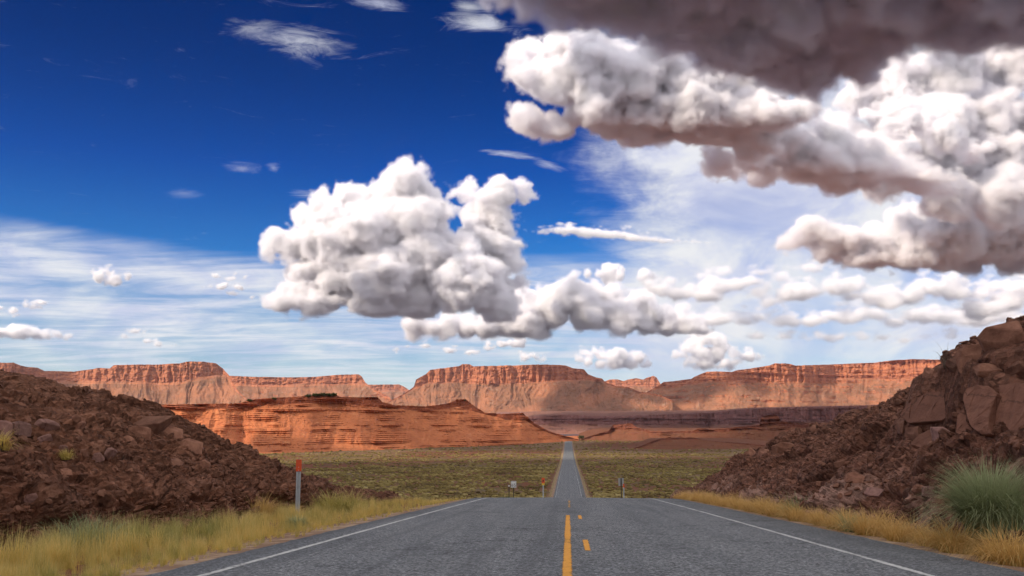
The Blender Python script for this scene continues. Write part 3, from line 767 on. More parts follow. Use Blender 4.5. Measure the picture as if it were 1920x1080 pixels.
SHADE_VCOL = (.84, .835, .915, 1)  # deck vapour darkened: the shade of its underside put into the colour
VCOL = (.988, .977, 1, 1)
def vdb_mat(mfp, dark=False):
    key = ('v', round(math.log(mfp) * 4), dark)
    if key not in VOL:
        n = NT('cloud_vapour'); oo = n.n('ShaderNodeOutputMaterial'); v = n.n('ShaderNodeVolumePrincipled')
        v.inputs['Color'].default_value = SHADE_VCOL if dark else VCOL; v.inputs['Density'].default_value = 1 / math.exp(key[1] / 4)
        n.t.links.new(v.outputs[0], oo.inputs['Volume']); VOL[key] = n.mat
    return VOL[key]

def zoom3(a, f, sh):
    """linear enlargement of a coarse grid by f, cropped to sh"""
    for i in range(3):
        n = sh[i]; x = np.arange(n) / f; i0 = np.minimum(x.astype(int), a.shape[i] - 2); t = (x - i0).astype(np.float32)
        t = t.reshape([-1 if k == i else 1 for k in range(3)])
        a = np.take(a, i0, i) * (1 - t) + np.take(a, i0 + 1, i) * t
    return a

def cloud(label, puffs, D, voxpx=2.2, base=None, seed=0, levels=2, nb=(12, 7), rough=1., depth=0, flat=1., mfp=6., group=None, basewob=1., world=None, vox=None, soft=5.5, plain_body=False, layer=0., warp=.75, dark=False):
    """puffs: (photo px, photo py, radius px[, extra distance in px]); base: altitude of the flat underside"""
    r = np.random.default_rng(seed + 100)
    if world is None:
        P = []
        for p in puffs:
            x, y, rad = p[:3]; dz = p[3] if len(p) > 3 else 0
            for k in range(depth + 1):
                sc = D / F
                q = rad * (1 if k == 0 else r.uniform(.7, 1.))
                c = at(x + (0 if k == 0 else r.uniform(-.4, .4) * rad), y, D + (dz + k * rad * 1.3 + (r.uniform(-.5, .5) * rad)) * sc)
                P.append((*c, q * sc * .92))
        vox = voxpx * D / F
    else: P = world
    P = np.array(P, float)
    allp = [P]; cur = P
    for lv in range(levels):
        out = []
        for (x, y, z, R) in cur:
            for k in range(nb[min(lv, len(nb) - 1)]):
                d = r.normal(size=3); d /= np.linalg.norm(d)
                if d[2] < -.2: d[2] *= -.4
                q = R * r.uniform(.18, .5)
                if q < vox * 2: continue
                out.append((*(np.array([x, y, z]) + d * R * r.uniform(.75, 1.02)), q))
        if not out: break
        cur = np.array(out); allp.append(cur)
    Sp = np.concatenate(allp)
    mn = (Sp[:, :3] - Sp[:, 3:]).min(0) - 8 * vox; mx = (Sp[:, :3] + Sp[:, 3:]).max(0) + 8 * vox
    if base is not None: mn[2] = max(mn[2], base - 16 * vox)
    sh = np.ceil((mx - mn) / vox).astype(int) + 1
    d = np.full(sh, 40 * vox, np.float32)
    ax = [(mn[i] + vox * np.arange(sh[i])).astype(np.float32) for i in range(3)]
    for x, y, z, R in Sp:
        c = (x, y, z); pad = R + 7 * vox; padz = R * flat + 7 * vox
        pd = (pad, pad, padz)
        lo = [max(0, int((c[i] - pd[i] - mn[i]) / vox)) for i in range(3)]; hi = [min(sh[i], int((c[i] + pd[i] - mn[i]) / vox) + 2) for i in range(3)]
        if min(b - a for a, b in zip(lo, hi)) <= 0: continue
        sl = tuple(slice(a, b) for a, b in zip(lo, hi))
        X = ax[0][sl[0]][:, None, None] - x; Y = ax[1][sl[1]][None, :, None] - y; Z = (ax[2][sl[2]][None, None, :] - z) / flat
        d[sl] = np.minimum(d[sl], np.sqrt(X * X + Y * Y + Z * Z) - R)
    if warp:                                              # bend the round shapes into irregular ones
        f = 6; cs = [int(n_ // f + 3) for n_ in sh]
        I = np.meshgrid(*[np.arange(n_) * f for n_ in cs], indexing='ij')
        idx = []
        for i in range(3):
            wv = sum(a_ * perlin(I[0] / l_ + seed + 3.1 * i, I[1] / l_ + 9.7 * i, I[2] / l_ * (1 if i < 2 else 1.3) + 5.3) for a_, l_ in ((13, 47.), (9, 23.)))
            wv = zoom3(wv.astype(np.float32), f, sh) * warp * (1 if i < 2 else flat)
            g = np.arange(sh[i]).reshape([-1 if k == i else 1 for k in range(3)])
            idx.append(np.clip((g + wv + .5).astype(np.int32), 0, sh[i] - 1))
        d = d[tuple(idx)]; del idx
    near = np.argwhere(np.abs(d) < 15 * vox); m = tuple(near.T)
    xs, ys, zs = (ax[i][near[:, i]] for i in range(3))
    k = 1 / (13 * vox)
    er = np.clip(.7 + 1.5 * perlin(xs * k * .2 + 9, ys * k * .2, zs * k * .2), .3, 1.4)
    fine = fbm(xs * k, ys * k, zs * k * 1.1, 4, gain=.62)
    dd = d[m] + vox * er * rough * 6.5 * fine
    g1 = np.clip(.6 + 1.5 * perlin(xs * k * .16 + 3, ys * k * .16, zs * k * .16 + 7), .08, 1.35)
    for cs, amp in ((24, 6.5 * (1.5 - g1)), (15, 5.5 * g1), (6.5, 2.9 * g1)):
        q_ = 1 / (cs * vox)
        dd += vox * amp * rough * (cells8(xs * q_ + .25 * fine, ys * q_ + .25 * fine, zs * q_) - .52)
    if layer and base is not None:                        # horizontal bands low in the body
        h = (zs - base) / ((mx[2] - base) * .55)
        dd += vox * layer * np.clip(1.2 - h, 0, 1) * 9 * perlin(xs / (70 * vox), ys / (70 * vox), zs / (9 * vox))
    d[m] = dd
    if base is not None:
        X, Y = np.meshgrid(ax[0], ax[1], indexing='ij')
        wob = fbm(X * k * .16, Y * k * .16, 3.3 + 0 * X, 5, .58)[..., None] * 9 * vox * basewob + (fbm(X * k * .55, Y * k * .55, 8.3 + 0 * X, 3) * 5 * vox * basewob)[..., None]
        d = np.maximum(d, base + wob - ax[2][None, None, :])
        dd = d[m]
    def seal(q, v):
        for i in range(3):
            z_ = np.swapaxes(q, 0, i); z_[:2] = v; z_[-2:] = v
    pxm = vox / (voxpx if world is None else 2.2)
    core = d + (0 if plain_body else (soft * .75) * vox)
    seal(core, vox)
    if not (core < 0).any(): core = d + .1 * soft * vox; seal(core, vox)
    V, Fq = surface_nets(core, mn, vox)
    lab = np.arange(len(V)); E = np.concatenate([Fq[:, [0, 1]], Fq[:, [1, 2]], Fq[:, [2, 3]], Fq[:, [3, 0]]])
    while True:
        old = lab.copy(); mnl = np.minimum(lab[E[:, 0]], lab[E[:, 1]])
        np.minimum.at(lab, E[:, 0], mnl); np.minimum.at(lab, E[:, 1], mnl); lab = lab[lab]
        if (lab == old).all(): break
    ids_, cnt = np.unique(lab, return_counts=True); order = ids_[np.argsort(-cnt)]; big_ = cnt.max(); o = None
    for id_ in order:
        sel = lab == id_
        if o is not None and (sel.sum() < .06 * big_ or sel.sum() < 150): continue
        rm = np.cumsum(sel) - 1; fs = rm[Fq[sel[Fq[:, 0]]]]
        nm_ = 'cloud' if o is None else 'lump'
        q = link(nm_, mesh_np(nm_, V[sel], fs, vapour(pxm * mfp, dark)), o)
        o = o or q
    tag(o, label, 'cloud', group)
    if plain_body: return o
    rho = np.where(d < 0, 1, 0).astype(np.float32)
    e2 = perlin(xs * k * 1.7, ys * k * 1.7, zs * k * 1.9) + .55 * perlin(xs * k * 3.7, ys * k * 3.7, zs * k * 3.7)
    rho[m] = np.clip((-dd / vox + 1.2 + 3.0 * e2 * rough) / soft, 0, 1) ** 1.4
    rho[core < -2.5 * vox] = 0
    seal(rho, 0)
    me = bpy.data.meshes.new('mist'); me.vertices.add(rho.size)
    me.vertices.foreach_set('co', np.tile(np.array(V.mean(0), np.float32), rho.size))
    me.attributes.new('rho', 'FLOAT', 'POINT').data.foreach_set('value', np.ascontiguousarray(rho).ravel())
    me.materials.append(vdb_mat(pxm * mfp, dark))
    q = tag(link('mist', me, o), kind='stuff')
    if 'g' not in VG: VG['g'] = grid_tree()
    md = q.modifiers.new('density', 'NODES'); md.node_group = VG['g']
    ids = {it.name: it.identifier for it in VG['g'].interface.items_tree if it.in_out == 'INPUT'}
    for nm_, v_ in (('Min', mn), ('Max', mn + vox * (sh - 1)), ('Start', mn - vox * .5)): md[ids[nm_]] = [float(z_) for z_ in v_]
    for nm_, v_ in zip(('NX', 'NY', 'NZ'), sh): md[ids[nm_]] = int(v_)
    md[ids['Inverse']] = float(1 / vox); md[ids['Material']] = me.materials[0]
    return o

if True:
    B = 1500
    cloud('towering white cumulus with a rounded domed top left of centre above the mesas', [(755,340,44),(790,362,38),(720,375,40),(680,395,42),(655,374,32),(610,398,35),(572,412,28),(600,440,50),(520,458,27),(500,462,17),(552,462,35),(640,450,66),(700,440,72),(760,420,66),(800,405,46),(790,480,70),(840,478,42),(868,468,33),(884,474,20),(860,530,62),(920,560,40),(900,515,42),(720,520,75),(640,510,66),(580,510,42),(560,545,32),(530,568,20),(600,560,38),(700,565,48),(780,560,52)], 13400, 2.3, B, 3, depth=1, layer=1., warp=.4)
    cloud('ragged anvil shaped cumulus tower just right of the domed cloud', [(868,366,26),(846,366,17),(930,374,38),(975,364,20),(996,360,10),(900,400,38),(932,420,42),(905,450,46),(940,470,42),(910,500,46),(958,492,28),(930,540,42),(975,528,22),(940,580,40)], 14800, 2.3, B, 4, rough=1.25, warp=.5)
    cloud('broad low cumulus bank with bright bulging left end above the long mesa', [(790,612,25),(830,615,27),(870,615,28),(915,612,30),(955,600,36),(990,570,36),(1000,600,40),(1040,575,44),(1060,547,22),(1085,560,30),(1110,590,44),(1120,547,24),(1150,560,28),(1165,595,38),(1210,600,36),(1250,605,30),(1290,610,24),(1320,612,15),(1190,567,20)], 17300, 2.3, B, 5, depth=1, layer=.7)
    cloud('small bright turret cloud poking above the low cumulus bank', [(1143,508,17),(1125,514,11),(1164,513,11),(1101,513,6),(1143,520,15),(1208,517,12),(1222,520,8)], 18500, 1.6, None, 6, soft=4, warp=.4)
    cloud('thin broken row of low cloud under the broad cumulus bank', [(740,655,7),(765,650,9),(800,648,12),(845,655,13),(880,658,11),(910,650,11),(945,646,13),(972,646,14)], 20500, 1.5, None, 7, flat=.5, mfp=6, soft=4)
    cloud('tiny pair of puffs close above the flat top of the long mesa', [(985,668,10),(1000,665,7),(1021,669,7),(1010,672,7)], 22500, 1.5, B, 8, soft=3.5, warp=.4)
    cloud('small heap cloud above the distant pale domes', [(1100,663,13),(1115,658,13),(1128,666,14),(1146,668,15),(1168,667,15),(1102,678,14),(1190,674,14),(1125,680,14),(1150,682,15),(1178,682,14),(1206,684,12),(1088,676,9)], 24500, 1.6, B - 40, 9, soft=4.5, warp=.8, flat=.75, rough=1.1)
    cloud('double heaped white cloud low over the right hand mesa', [(1310,640,20),(1335,638,18),(1352,650,17),(1286,658,14),(1304,662,20),(1335,664,22),(1372,662,18),(1400,666,13),(1270,668,10),(1420,668,8),(1318,680,20),(1350,682,18),(1295,682,14),(1375,682,12)], 25000, 1.6, B - 60, 10, soft=4.5, warp=.8, flat=.8, rough=1.1)
    cloud('small ragged puff alone in the white veil at the far left', [(190,505,10),(179,518,11),(206,525,13),(200,512,8),(233,520,8),(212,533,7)], 14500, 1.5, None, 11, mfp=5, soft=4, warp=.9, rough=1.2, flat=.8)
    cloud('stacked flat puff in the veil left of the domed cumulus', [(400,516,8),(430,520,9),(452,521,6),(382,538,9),(410,540,10),(440,538,8),(432,553,7),(470,556,5)], 15500, 1.6, None, 12, flat=.45, mfp=6, soft=4, warp=.9, rough=1.2)
    cloud('low puffs at the left border above the ragged cloud bank', [(50,572,8),(76,567,10),(64,576,10),(20,580,7),(32,588,7),(-10,578,9)], 16500, 1.6, None, 13, flat=.5, mfp=6, soft=4, warp=.9, rough=1.2)
    cloud('heaped low cloud bank at the left border over the mound', [(20,620,17),(40,628,18),(8,630,18),(66,630,15),(88,630,12),(110,630,10),(130,633,7),(-20,625,20),(52,622,12)], 17500, 1.6, B, 14, soft=4)
    cloud('faint scattered puffs low over the left mesa', [(250,622,10),(275,622,9),(278,640,8),(300,648,7),(326,650,6),(236,632,8)], 20000, 1.6, None, 15, flat=.5, mfp=9, soft=5, warp=.9, rough=1.2)
    cloud('flat grey strand of cloud stretching right from the anvil tower', [(985 + i * 15, 431 + i * .95, q) for i, q in enumerate((7,10,13,15,17,20,21,22,23,24,24,23,22,21,19,18,16,15,13,12,10,9,7,6))], 15500, 1.7, None, 16, flat=.36, mfp=12, nb=(5, 3))
    rb = np.random.default_rng(77)
    cloud('broken white bank stretching right under the long purple bottomed cloud', [(1235 + i * 27 + rb.uniform(-8, 8), 540 + 14 * math.sin(i * .9) + rb.uniform(-8, 8) + i * .9, rb.uniform(22, 40)) for i in range(28)] + [(1420 + i * 34 + rb.uniform(-8, 8), 512 + rb.uniform(-8, 8), rb.uniform(14, 26)) for i in range(4)] + [(1840 + i * 30, 545 + rb.uniform(-10, 10), rb.uniform(20, 34)) for i in range(5)], 15000, 2.4, None, 40, flat=.5, mfp=11, rough=1.3, soft=7)
    cloud('lavender grey flat bank low at right above the sunlit mesa', [(1290 + i * 28 + rb.uniform(-8, 8), 596 + rb.uniform(-9, 9), rb.uniform(24, 36)) for i in range(23)] + [(1420 + i * 40 + rb.uniform(-9, 9), 632 + rb.uniform(-5, 5), rb.uniform(12, 20)) for i in range(12)], 17500, 2.4, None, 41, flat=.42, mfp=13, rough=1.2, soft=8)
    cloud('great white cumulus with a dusky purple underside filling the upper right', [(968,112,26),(985,140,36),(1010,102,30),(1050,87,30),(1087,86,32),(1040,150,56),(966,214,20),(990,224,28),(1030,240,34),(1110,125,56),(1160,115,46),(1228,98,38),(1200,155,66),(1130,200,66),(1270,165,56),(1330,155,50),(1400,165,50),(1440,170,40),(1300,220,72),(1210,230,66),(1380,225,66),(1450,222,44),(1500,206,26),(1522,210,14),(1420,275,50)], 5000, 3.0, B, 17, depth=3)
    cloud('purple bellied cloud trailing right below the great cumulus', [(1350,315,30),(1420,318,40),(1500,305,50),(1560,320,50),(1620,322,46),(1470,265,38),(1560,265,46),(1640,290,40),(1690,330,36),(1740,345,36),(1790,360,36)], 5800, 3.0, B, 18, depth=3)
    cloud('bright billowing cumulus at the right border under the dark deck', [(1640,170,46),(1598,190,36),(1700,160,56),(1780,130,56),(1860,120,56),(1930,110,60),(1680,230,56),(1760,230,66),(1850,220,66),(1930,220,66),(1570,232,32),(1602,262,46),(1700,300,56),(1800,300,66),(1900,300,66),(1990,250,80),(1650,335,46),(1780,360,56),(1880,370,60)], 8200, 3.0, None, 19)
    cloud('grey cloud fragment in front of the bright billows at right', [(1640,215,18),(1690,205,26),(1730,222,34),(1780,255,34),(1830,290,24),(1680,240,26)], 6000, 2.6, B + 150, 20, rough=1.3, depth=1)
    cloud('long purple bottomed cloud above the right hand rock cut', [(1478,462,20),(1510,440,28),(1550,448,34),(1600,462,40),(1660,462,50),(1730,455,56),(1800,445,60),(1870,445,60),(1940,445,66),(1700,415,40),(1800,400,50),(1900,410,56),(2010,420,76),(1620,490,30),(1700,490,40),(1800,490,44),(1900,490,44)], 9000, 2.8, B, 21, depth=3)
    rr = np.random.default_rng(4); deck = []
    for px_, far in [(950,15),(1000,20),(1050,38),(1100,50),(1150,56),(1210,62),(1260,85),(1310,105),(1370,122),(1430,135),(1490,142),(1550,145),(1610,142),(1660,118),(1720,100),(1790,92),(1860,88),(1930,85),(2000,80),(2080,75),(2160,70)]:
        e = PITCH + math.atan((540 - far) / F); dfar = (B + 40 - 1) / math.tan(e)
        for kk in range(9):
            dd = dfar - 150 - kk * 210 + rr.uniform(-60, 60)
            c = at(px_ + rr.uniform(-20, 20), 300, dd)
            deck.append((c[0], dd, B + 130 + rr.uniform(-40, 60), rr.uniform(150, 230)))
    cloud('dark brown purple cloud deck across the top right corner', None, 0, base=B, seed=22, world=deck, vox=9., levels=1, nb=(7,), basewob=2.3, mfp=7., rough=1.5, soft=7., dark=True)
    # unseen clouds set toward the sun to shade road, plain, mesas and clouds
    def shade(label, spots, seed, alt=6000., mfp=3., vox=45., grow=.7):
        P = []
        for q in spots:
            x, y, r_ = q[:3]; z = q[3] if len(q) > 3 else 0.
            k = (alt - z) / SUN[2]; P.append((x + SUN[0] * k, y + SUN[1] * k, alt, r_ * grow))
        tag(cloud(label, None, 0, seed=seed, world=P, vox=vox, levels=1, nb=(6,), mfp=mfp, rough=.9, flat=.5, plain_body=True, warp=.6), kind='stuff')
    def spot(px, py, D, rpx): p = at(px, py, D); return (p[0], p[1], rpx * D / F, p[2])
    shade('unseen cloud toward the sun shading the road and plain', [(0,-300,500),(-300,100,500),(300,100,500),(-500,380,370),(-150,440,370),(250,520,420),(600,450,500),(700,900,480),(450,1250,330),(900,1400,500),(1200,900,500),(-900,0,500),(1300,1900,420),(850,1750,300)], 31)
    shade('unseen cloud toward the sun shading the foot of the right mesa', [(600,3300,330),(1050,3200,360),(300,3600,300),(1500,3700,300),(900,4800,600),(1500,5600,500)] + [spot(*q) for q in ((1060,700,7600,26),(1100,720,7600,45),(1150,745,7400,45),(1210,745,7300,40),(1270,735,7400,48),(1330,735,7400,48),(1400,725,7300,40),(1450,730,7200,40),(1510,740,7200,38),(1120,765,7100,40),(1020,755,7200,22),(940,762,7100,25),(1350,700,7600,22),(1430,705,7600,20),(1730,735,6900,40),(1080,740,7200,40),(1250,760,7200,34),(1180,765,7150,34))], 32, grow=.95)
    shade('small unseen cloud toward the sun shading the end of the red ridge', [spot(*q) for q in ((400,775,930,26),(440,770,940,32),(480,770,950,32),(520,768,960,26),(555,763,980,14),(330,790,900,30),(300,775,930,40),(950,800,1080,14),(1000,815,1150,16),(860,775,1060,10))], 33, alt=1100., vox=6.)
    shade('unseen cloud toward the sun shading the far left mesa', [spot(*q) for q in ((30,700,6800,60),(90,712,6700,30),(470,735,7800,30),(520,725,7900,34),(410,735,6500,14))], 34, grow=.95)
    shade('unseen cloud added toward the sun to shade the big cumulus', [spot(*q) for q in ((1240,150,5000,44),(1300,180,5100,60),(1380,190,5200,66),(1460,200,5200,56),(1190,220,5100,36),(1300,250,5100,50),(1420,300,5700,50),(1520,310,5700,60),(1620,310,5800,50))], 35, alt=7000., grow=.68)  # this and the next three are added only to darken visible clouds
    shade('unseen cloud added toward the sun to shade the border clouds', [spot(*q) for q in ((1640,225,6000,30),(1700,235,6000,44),(1770,265,6000,44),(1830,290,6000,30),(1640,430,8000,34),(1700,440,8000,60),(1790,440,8000,66),(1880,440,8000,70),(1960,440,8000,70),(1640,350,8200,40),(1760,360,8200,50),(1870,330,8200,60),(1900,200,8200,40),(1560,470,8200,30))], 36, alt=7000., grow=.55)
    shade('unseen cloud added toward the sun to shade the domed cumulus', [spot(*q) for q in ((880,500,13200,42),(930,550,13000,46),(860,560,13000,44),(790,575,13000,36),(720,560,13000,30),(650,555,13000,26),(700,590,13000,30),(960,480,14800,26),(830,400,13500,24),(1110,560,17200,26),(1150,580,17200,34),(1210,600,17200,36),(1270,600,17200,36),(1160,625,17000,30),(1080,600,17000,18))], 37, alt=8500., grow=.5)
    shade('unseen cloud added toward the sun to shade the low grey bank', [spot(*q) for q in ((1340,598,17500,26),(1400,600,17500,34),(1470,605,17500,36),(1540,605,17500,34),(1610,595,17500,30),(1690,595,17500,26))], 38, alt=9000.)
    print('clouds', time.time() - T0)

# ------------------------------------------------------------------ loose rocks
def rock_mesh(name, seed, dims, npts=22, mat=M_ROCK, bev=.04):
    r = np.random.default_rng(seed)
    bm = bmesh.new()
    for _ in range(npts):
        d = r.normal(size=3); d /= np.linalg.norm(d); d = np.sign(d) * np.abs(d) ** .6
        d *= r.uniform(.85, 1.05)
        bm.verts.new((d[0] * dims[0] / 2, d[1] * dims[1] / 2, d[2] * dims[2] / 2))
    bmesh.ops.convex_hull(bm, input=bm.verts)
    for v in [v for v in bm.verts if not v.link_faces]: bm.verts.remove(v)
    bmesh.ops.dissolve_limit(bm, angle_limit=.22, verts=bm.verts, edges=bm.edges)
    bmesh.ops.bevel(bm, geom=bm.edges[:], offset=bev * min(dims), segments=1, affect='EDGES', clamp_overlap=True)
    me = bpy.data.meshes.new(name); bm.to_mesh(me); bm.free(); me.materials.append(mat)
    return me
ROCKS = [rock_mesh('rock', 50 + i, d) for i, d in enumerate([(1, .8, .5), (1, .7, .35), (1, .9, .7), (1.1, .6, .3), (1, .75, .55), (1.2, .8, .28), (.9, .9, .6), (1, .6, .45)])]
rr = np.random.default_rng(9)
def basis(nrm, yaw, lean=.75):
    n = Vector(nrm).normalized(); n = (n * lean + Vector((0, 0, 1)) * (1 - lean)).normalized()
    return (n.to_track_quat('Z', 'Y').to_matrix() @ Matrix.Rotation(yaw, 3, 'Z')).to_4x4()
def put_rock(me, which, px, py, size, label=None, group=None, yaw=None, sink=.25, mat=None, name='rock'):
    p, nm = cast(which, px, py)
    if p is None: return None
    o = link(name, me)
    s = size * p.y / F                                   # size given in photo pixels
    o.matrix_world = Matrix.Translation(p + nm * s * .5 * .35 * (1 - sink * 2)) @ basis(nm, rr.uniform(0, 6.3) if yaw is None else yaw) @ Matrix.Diagonal((s, s * rr.uniform(.8, 1.2), s * rr.uniform(.8, 1.2), 1))
    tag(o, label, 'rock', group)
    return o
big = [rock_mesh('boulder', 70 + i, d, 26, m, .05) for i, (d, m) in enumerate([((1, .7, .34), M_ROCKL), ((1, .8, .5), M_ROCKL), ((1, .7, .38), M_ROCK), ((1, .8, .45), M_ROCK)])]
for px, py, sz, k, lab in [(90,803,56,0,'long flat pale slab high on the left mound, the larger of two side by side'),(40,806,40,1,'rounded pink boulder beside the long pale slab on the left mound'),(5,803,46,0,'flat slab at the left border level with the pink boulder'),(150,803,44,2,'dark flat rock right of the long pale slab on the left mound'),(85,826,28,1,'small pale block just below the long pale slab'),(120,840,18,0,'narrow pale stone above the small straw tuft on the mound'),
        (280,792,80,3,'big jutting ledge block on the shoulder of the left mound'),(318,812,52,2,'dark block beneath the jutting ledge on the mound shoulder'),(358,838,46,3,'upright boulder low on the right shoulder of the left mound'),(262,815,46,2,'dark overhung block left of the jutting ledge'),(180,858,30,0,'flat tilted stone in the middle of the left mound'),(210,852,44,0,'long tilted slab in the middle of the left mound'),(60,938,30,1,'round dark boulder near the foot of the left mound'),(330,868,40,2,'square block under the upright boulder'),(385,872,36,3,'block at the low right tip of the left mound'),(300,835,38,3,'wedge of rock between the jutting ledge and the foot')]:
    put_rock(big[k], 'mound', px, py, sz, lab, yaw=rr.uniform(-.4, .4), sink=.3, name='boulder')
for px, py, sz, k, lab in [(1880,650,120,3,'huge block forming the top corner of the right rock cut'),(1835,672,90,2,'large cracked block just below the top corner of the cut'),(1790,690,60,3,'block on the skyline above the dry twigs on the cut'),(1905,700,70,2,'block at the right border above the smooth slabs'),(1740,700,36,2,'dark stone on the skyline left of the dry twigs'),(1855,690,54,3,'dark overhanging block over the smooth slabs'),
        (1645,748,40,2,'isolated knob of rock standing on the skyline of the cut'),(1500,790,34,3,'block on the low part of the cut skyline'),(1710,815,60,2,'tilted wedge at the foot of the smooth slabs'),(1760,822,70,0,'flat fallen slab under the smooth slabs'),(1690,800,44,3,'dark split block at the left end of the smooth slabs'),(1470,845,46,3,'rounded boulder in the middle of the rubble on the cut'),(1430,850,34,2,'blocky stone left of the rounded boulder'),(1380,840,34,3,'dark boulder near the low end of the cut'),(1780,878,34,2,'dark boulder in the fine scree above the green bush'),(1640,925,44,1,'pale square block at the foot of the cut'),(1745,925,36,1,'pale block beside the foot of the cut left of the green bush'),(1600,900,44,3,'upright block above the foot of the cut')]:
    put_rock(big[k], 'cut', px, py, sz, lab, yaw=rr.uniform(-.4, .4), sink=.3, name='boulder')
def slab(poly, cx, cy, thick, label, nrm=(-.86, -.22, .42), proud=.08, mat=M_SLAB):
    p, nm = cast('cut', cx, cy)
    n_ = Vector(nrm).normalized(); p = p + n_ * proud
    bm = bmesh.new(); front = []
    for x, y in poly:
        r_ = Vector(ray(x, y)); k_ = (p - Vector(CAM)).dot(n_) / r_.dot(n_)
        front.append(Vector(CAM) + r_ * k_)
    c = sum(front, Vector()) / len(front)
    vf = [bm.verts.new(v - c) for v in front]; vb = [bm.verts.new(v - c - n_ * thick + (c - v) * .12) for v in front]
    f0 = bm.faces.new(vf); bm.faces.new(vb[::-1]); m_ = len(vf)
    for i in range(m_): bm.faces.new((vf[i], vb[i], vb[(i + 1) % m_], vf[(i + 1) % m_]))
    bmesh.ops.recalc_face_normals(bm, faces=bm.faces)
    bmesh.ops.bevel(bm, geom=list(f0.edges), offset=.015, segments=1, affect='EDGES', clamp_overlap=True)
    bmesh.ops.triangulate(bm, faces=bm.faces)
    for _ in range(3): bmesh.ops.subdivide_edges(bm, edges=[e for e in bm.edges if e.calc_length() > .12], cuts=1)
    V = np.array([v.co[:] for v in bm.verts]); q = .05 * fbm(V[:, 0] / .7 + cx, V[:, 1] / .7, V[:, 2] / .7, 4) + .02 * blocks(V + cx, .5, (1, 1, .5))[0]
    for v, d_ in zip(bm.verts, q): v.co += n_ * float(d_)
    me = bpy.data.meshes.new('rock_slab'); bm.to_mesh(me); bm.free(); me.materials.append(mat)
    return tag(link('rock_slab', me, None, c), label, 'rock slab')
slab([(1693,764),(1708,748),(1735,737),(1772,731),(1800,728),(1806,740),(1797,757),(1786,776),(1766,789),(1735,790),(1704,794),(1690,783)], 1748, 762, .7, 'smooth dark slab face left of the corner notch high in the right rock cut')
slab([(1814,727),(1832,721),(1852,723),(1868,737),(1858,762),(1853,790),(1855,812),(1838,814),(1820,800),(1812,775),(1806,752),(1806,740)], 1836, 770, .8, 'cracked upright slab face in the middle of the smooth wall of the right rock cut', proud=.18)
slab([(1874,721),(1905,717),(1960,722),(1978,800),(1942,828),(1906,838),(1882,828),(1860,812),(1859,768),(1872,742)], 1905, 772, .9, 'broad smooth slab face at the right border of the right rock cut', proud=.1)
slab([(1748,802),(1772,794),(1786,782),(1789,800),(1782,818),(1760,834),(1722,838),(1702,832),(1722,816)], 1752, 818, .5, 'tilted slab leaning below the smooth slab faces of the right rock cut', nrm=(-.7, -.35, .62), proud=.22)
slab([(1794,778),(1806,764),(1812,788),(1822,806),(1836,820),(1812,822),(1792,812)], 1808, 800, .5, 'small corner block under the notch between the smooth slab faces', nrm=(-.75, -.45, .45), proud=.18)
def scatter(which, poly, n, lo, hi, label, group):
    c = 0
    poly = np.array(poly, float); mn, mx = poly.min(0), poly.max(0)
    while c < n:
        px, py = rr.uniform(mn[0], mx[0]), rr.uniform(mn[1], mx[1])
        ins = False; j = len(poly) - 1
        for i in range(len(poly)):
            if (poly[i][1] > py) != (poly[j][1] > py) and px < (poly[j][0] - poly[i][0]) * (py - poly[i][1]) / (poly[j][1] - poly[i][1]) + poly[i][0]: ins = not ins
            j = i
        if not ins: continue
        c += 1
        put_rock(ROCKS[rr.integers(len(ROCKS))], which, px, py, lo * (hi / lo) ** (rr.random() ** 1.8), label, group, sink=.2)
MP = [(0,722),(120,722),(230,768),(310,810),(390,870),(520,900),(480,940),(300,985),(0,1000)]
CP = [(1915,640),(1915,900),(1800,930),(1500,940),(1280,910),(1350,845),(1500,800),(1650,755),(1780,690)]
scatter('mound', MP, 150, 8, 26, 'loose angular dark red stone among the rubble on the left mound', 'loose stones on the left mound')
scatter('cut', CP, 150, 8, 26, 'loose angular brown red stone in the rubble of the right rock cut', 'loose stones on the right rock cut')
# finer rubble: nobody could count it
def rubble(name, Q, Hn, n, lo, hi, skip=None):
    bases = []
    for me in ROCKS:
        v = np.empty(len(me.vertices) * 3, np.float32); me.vertices.foreach_get('co', v)
        bm = bmesh.new(); bm.from_mesh(me); bmesh.ops.triangulate(bm, faces=bm.faces); 
        bases.append((np.array([x.co[:] for x in bm.verts]), np.array([[q.index for q in f.verts] for f in bm.faces]))); bm.free()
    ok = np.argwhere((Hn > 1.0) & (Hn < 6.2) & (skip(Hn, Q) if skip else True))
    VV, FF = [], []; off = 0
    du = np.gradient(Q, axis=0); dv = np.gradient(Q, axis=1); N = np.cross(du, dv); N /= np.linalg.norm(N, axis=-1)[..., None]; N *= np.sign(N[..., 2:3])
    for i, j in ok[rr.integers(len(ok), size=n)]:
        v, f = bases[rr.integers(len(bases))]
        s = lo * (hi / lo) ** (rr.random() ** 2.2)
        R = np.array(basis(N[i, j], rr.uniform(0, 6.3), .7))[:3, :3]
        VV.append((v * s * rr.uniform(.7, 1.2, 3)) @ R.T + Q[i, j] + N[i, j] * s * .12); FF.append(f + off); off += len(v)
    return tag(link(name, mesh_np(name, np.concatenate(VV), np.concatenate(FF), M_ROCK, False)), kind='stuff')
if True:
    o = rubble('rubble', MOUNDQ, MOUNDH, 5200, .05, .24); tag(o, 'fine dark red rubble covering the left mound', 'rubble')
    o = rubble('rubble', CUTQ, CUTH, 5200, .05, .24, lambda h, q: ~((h > 2.9) & (h < 4.2) & (q[..., 1] < 28))); tag(o, 'fine brown rubble covering the right rock cut', 'rubble')
print('rocks', time.time() - T0)

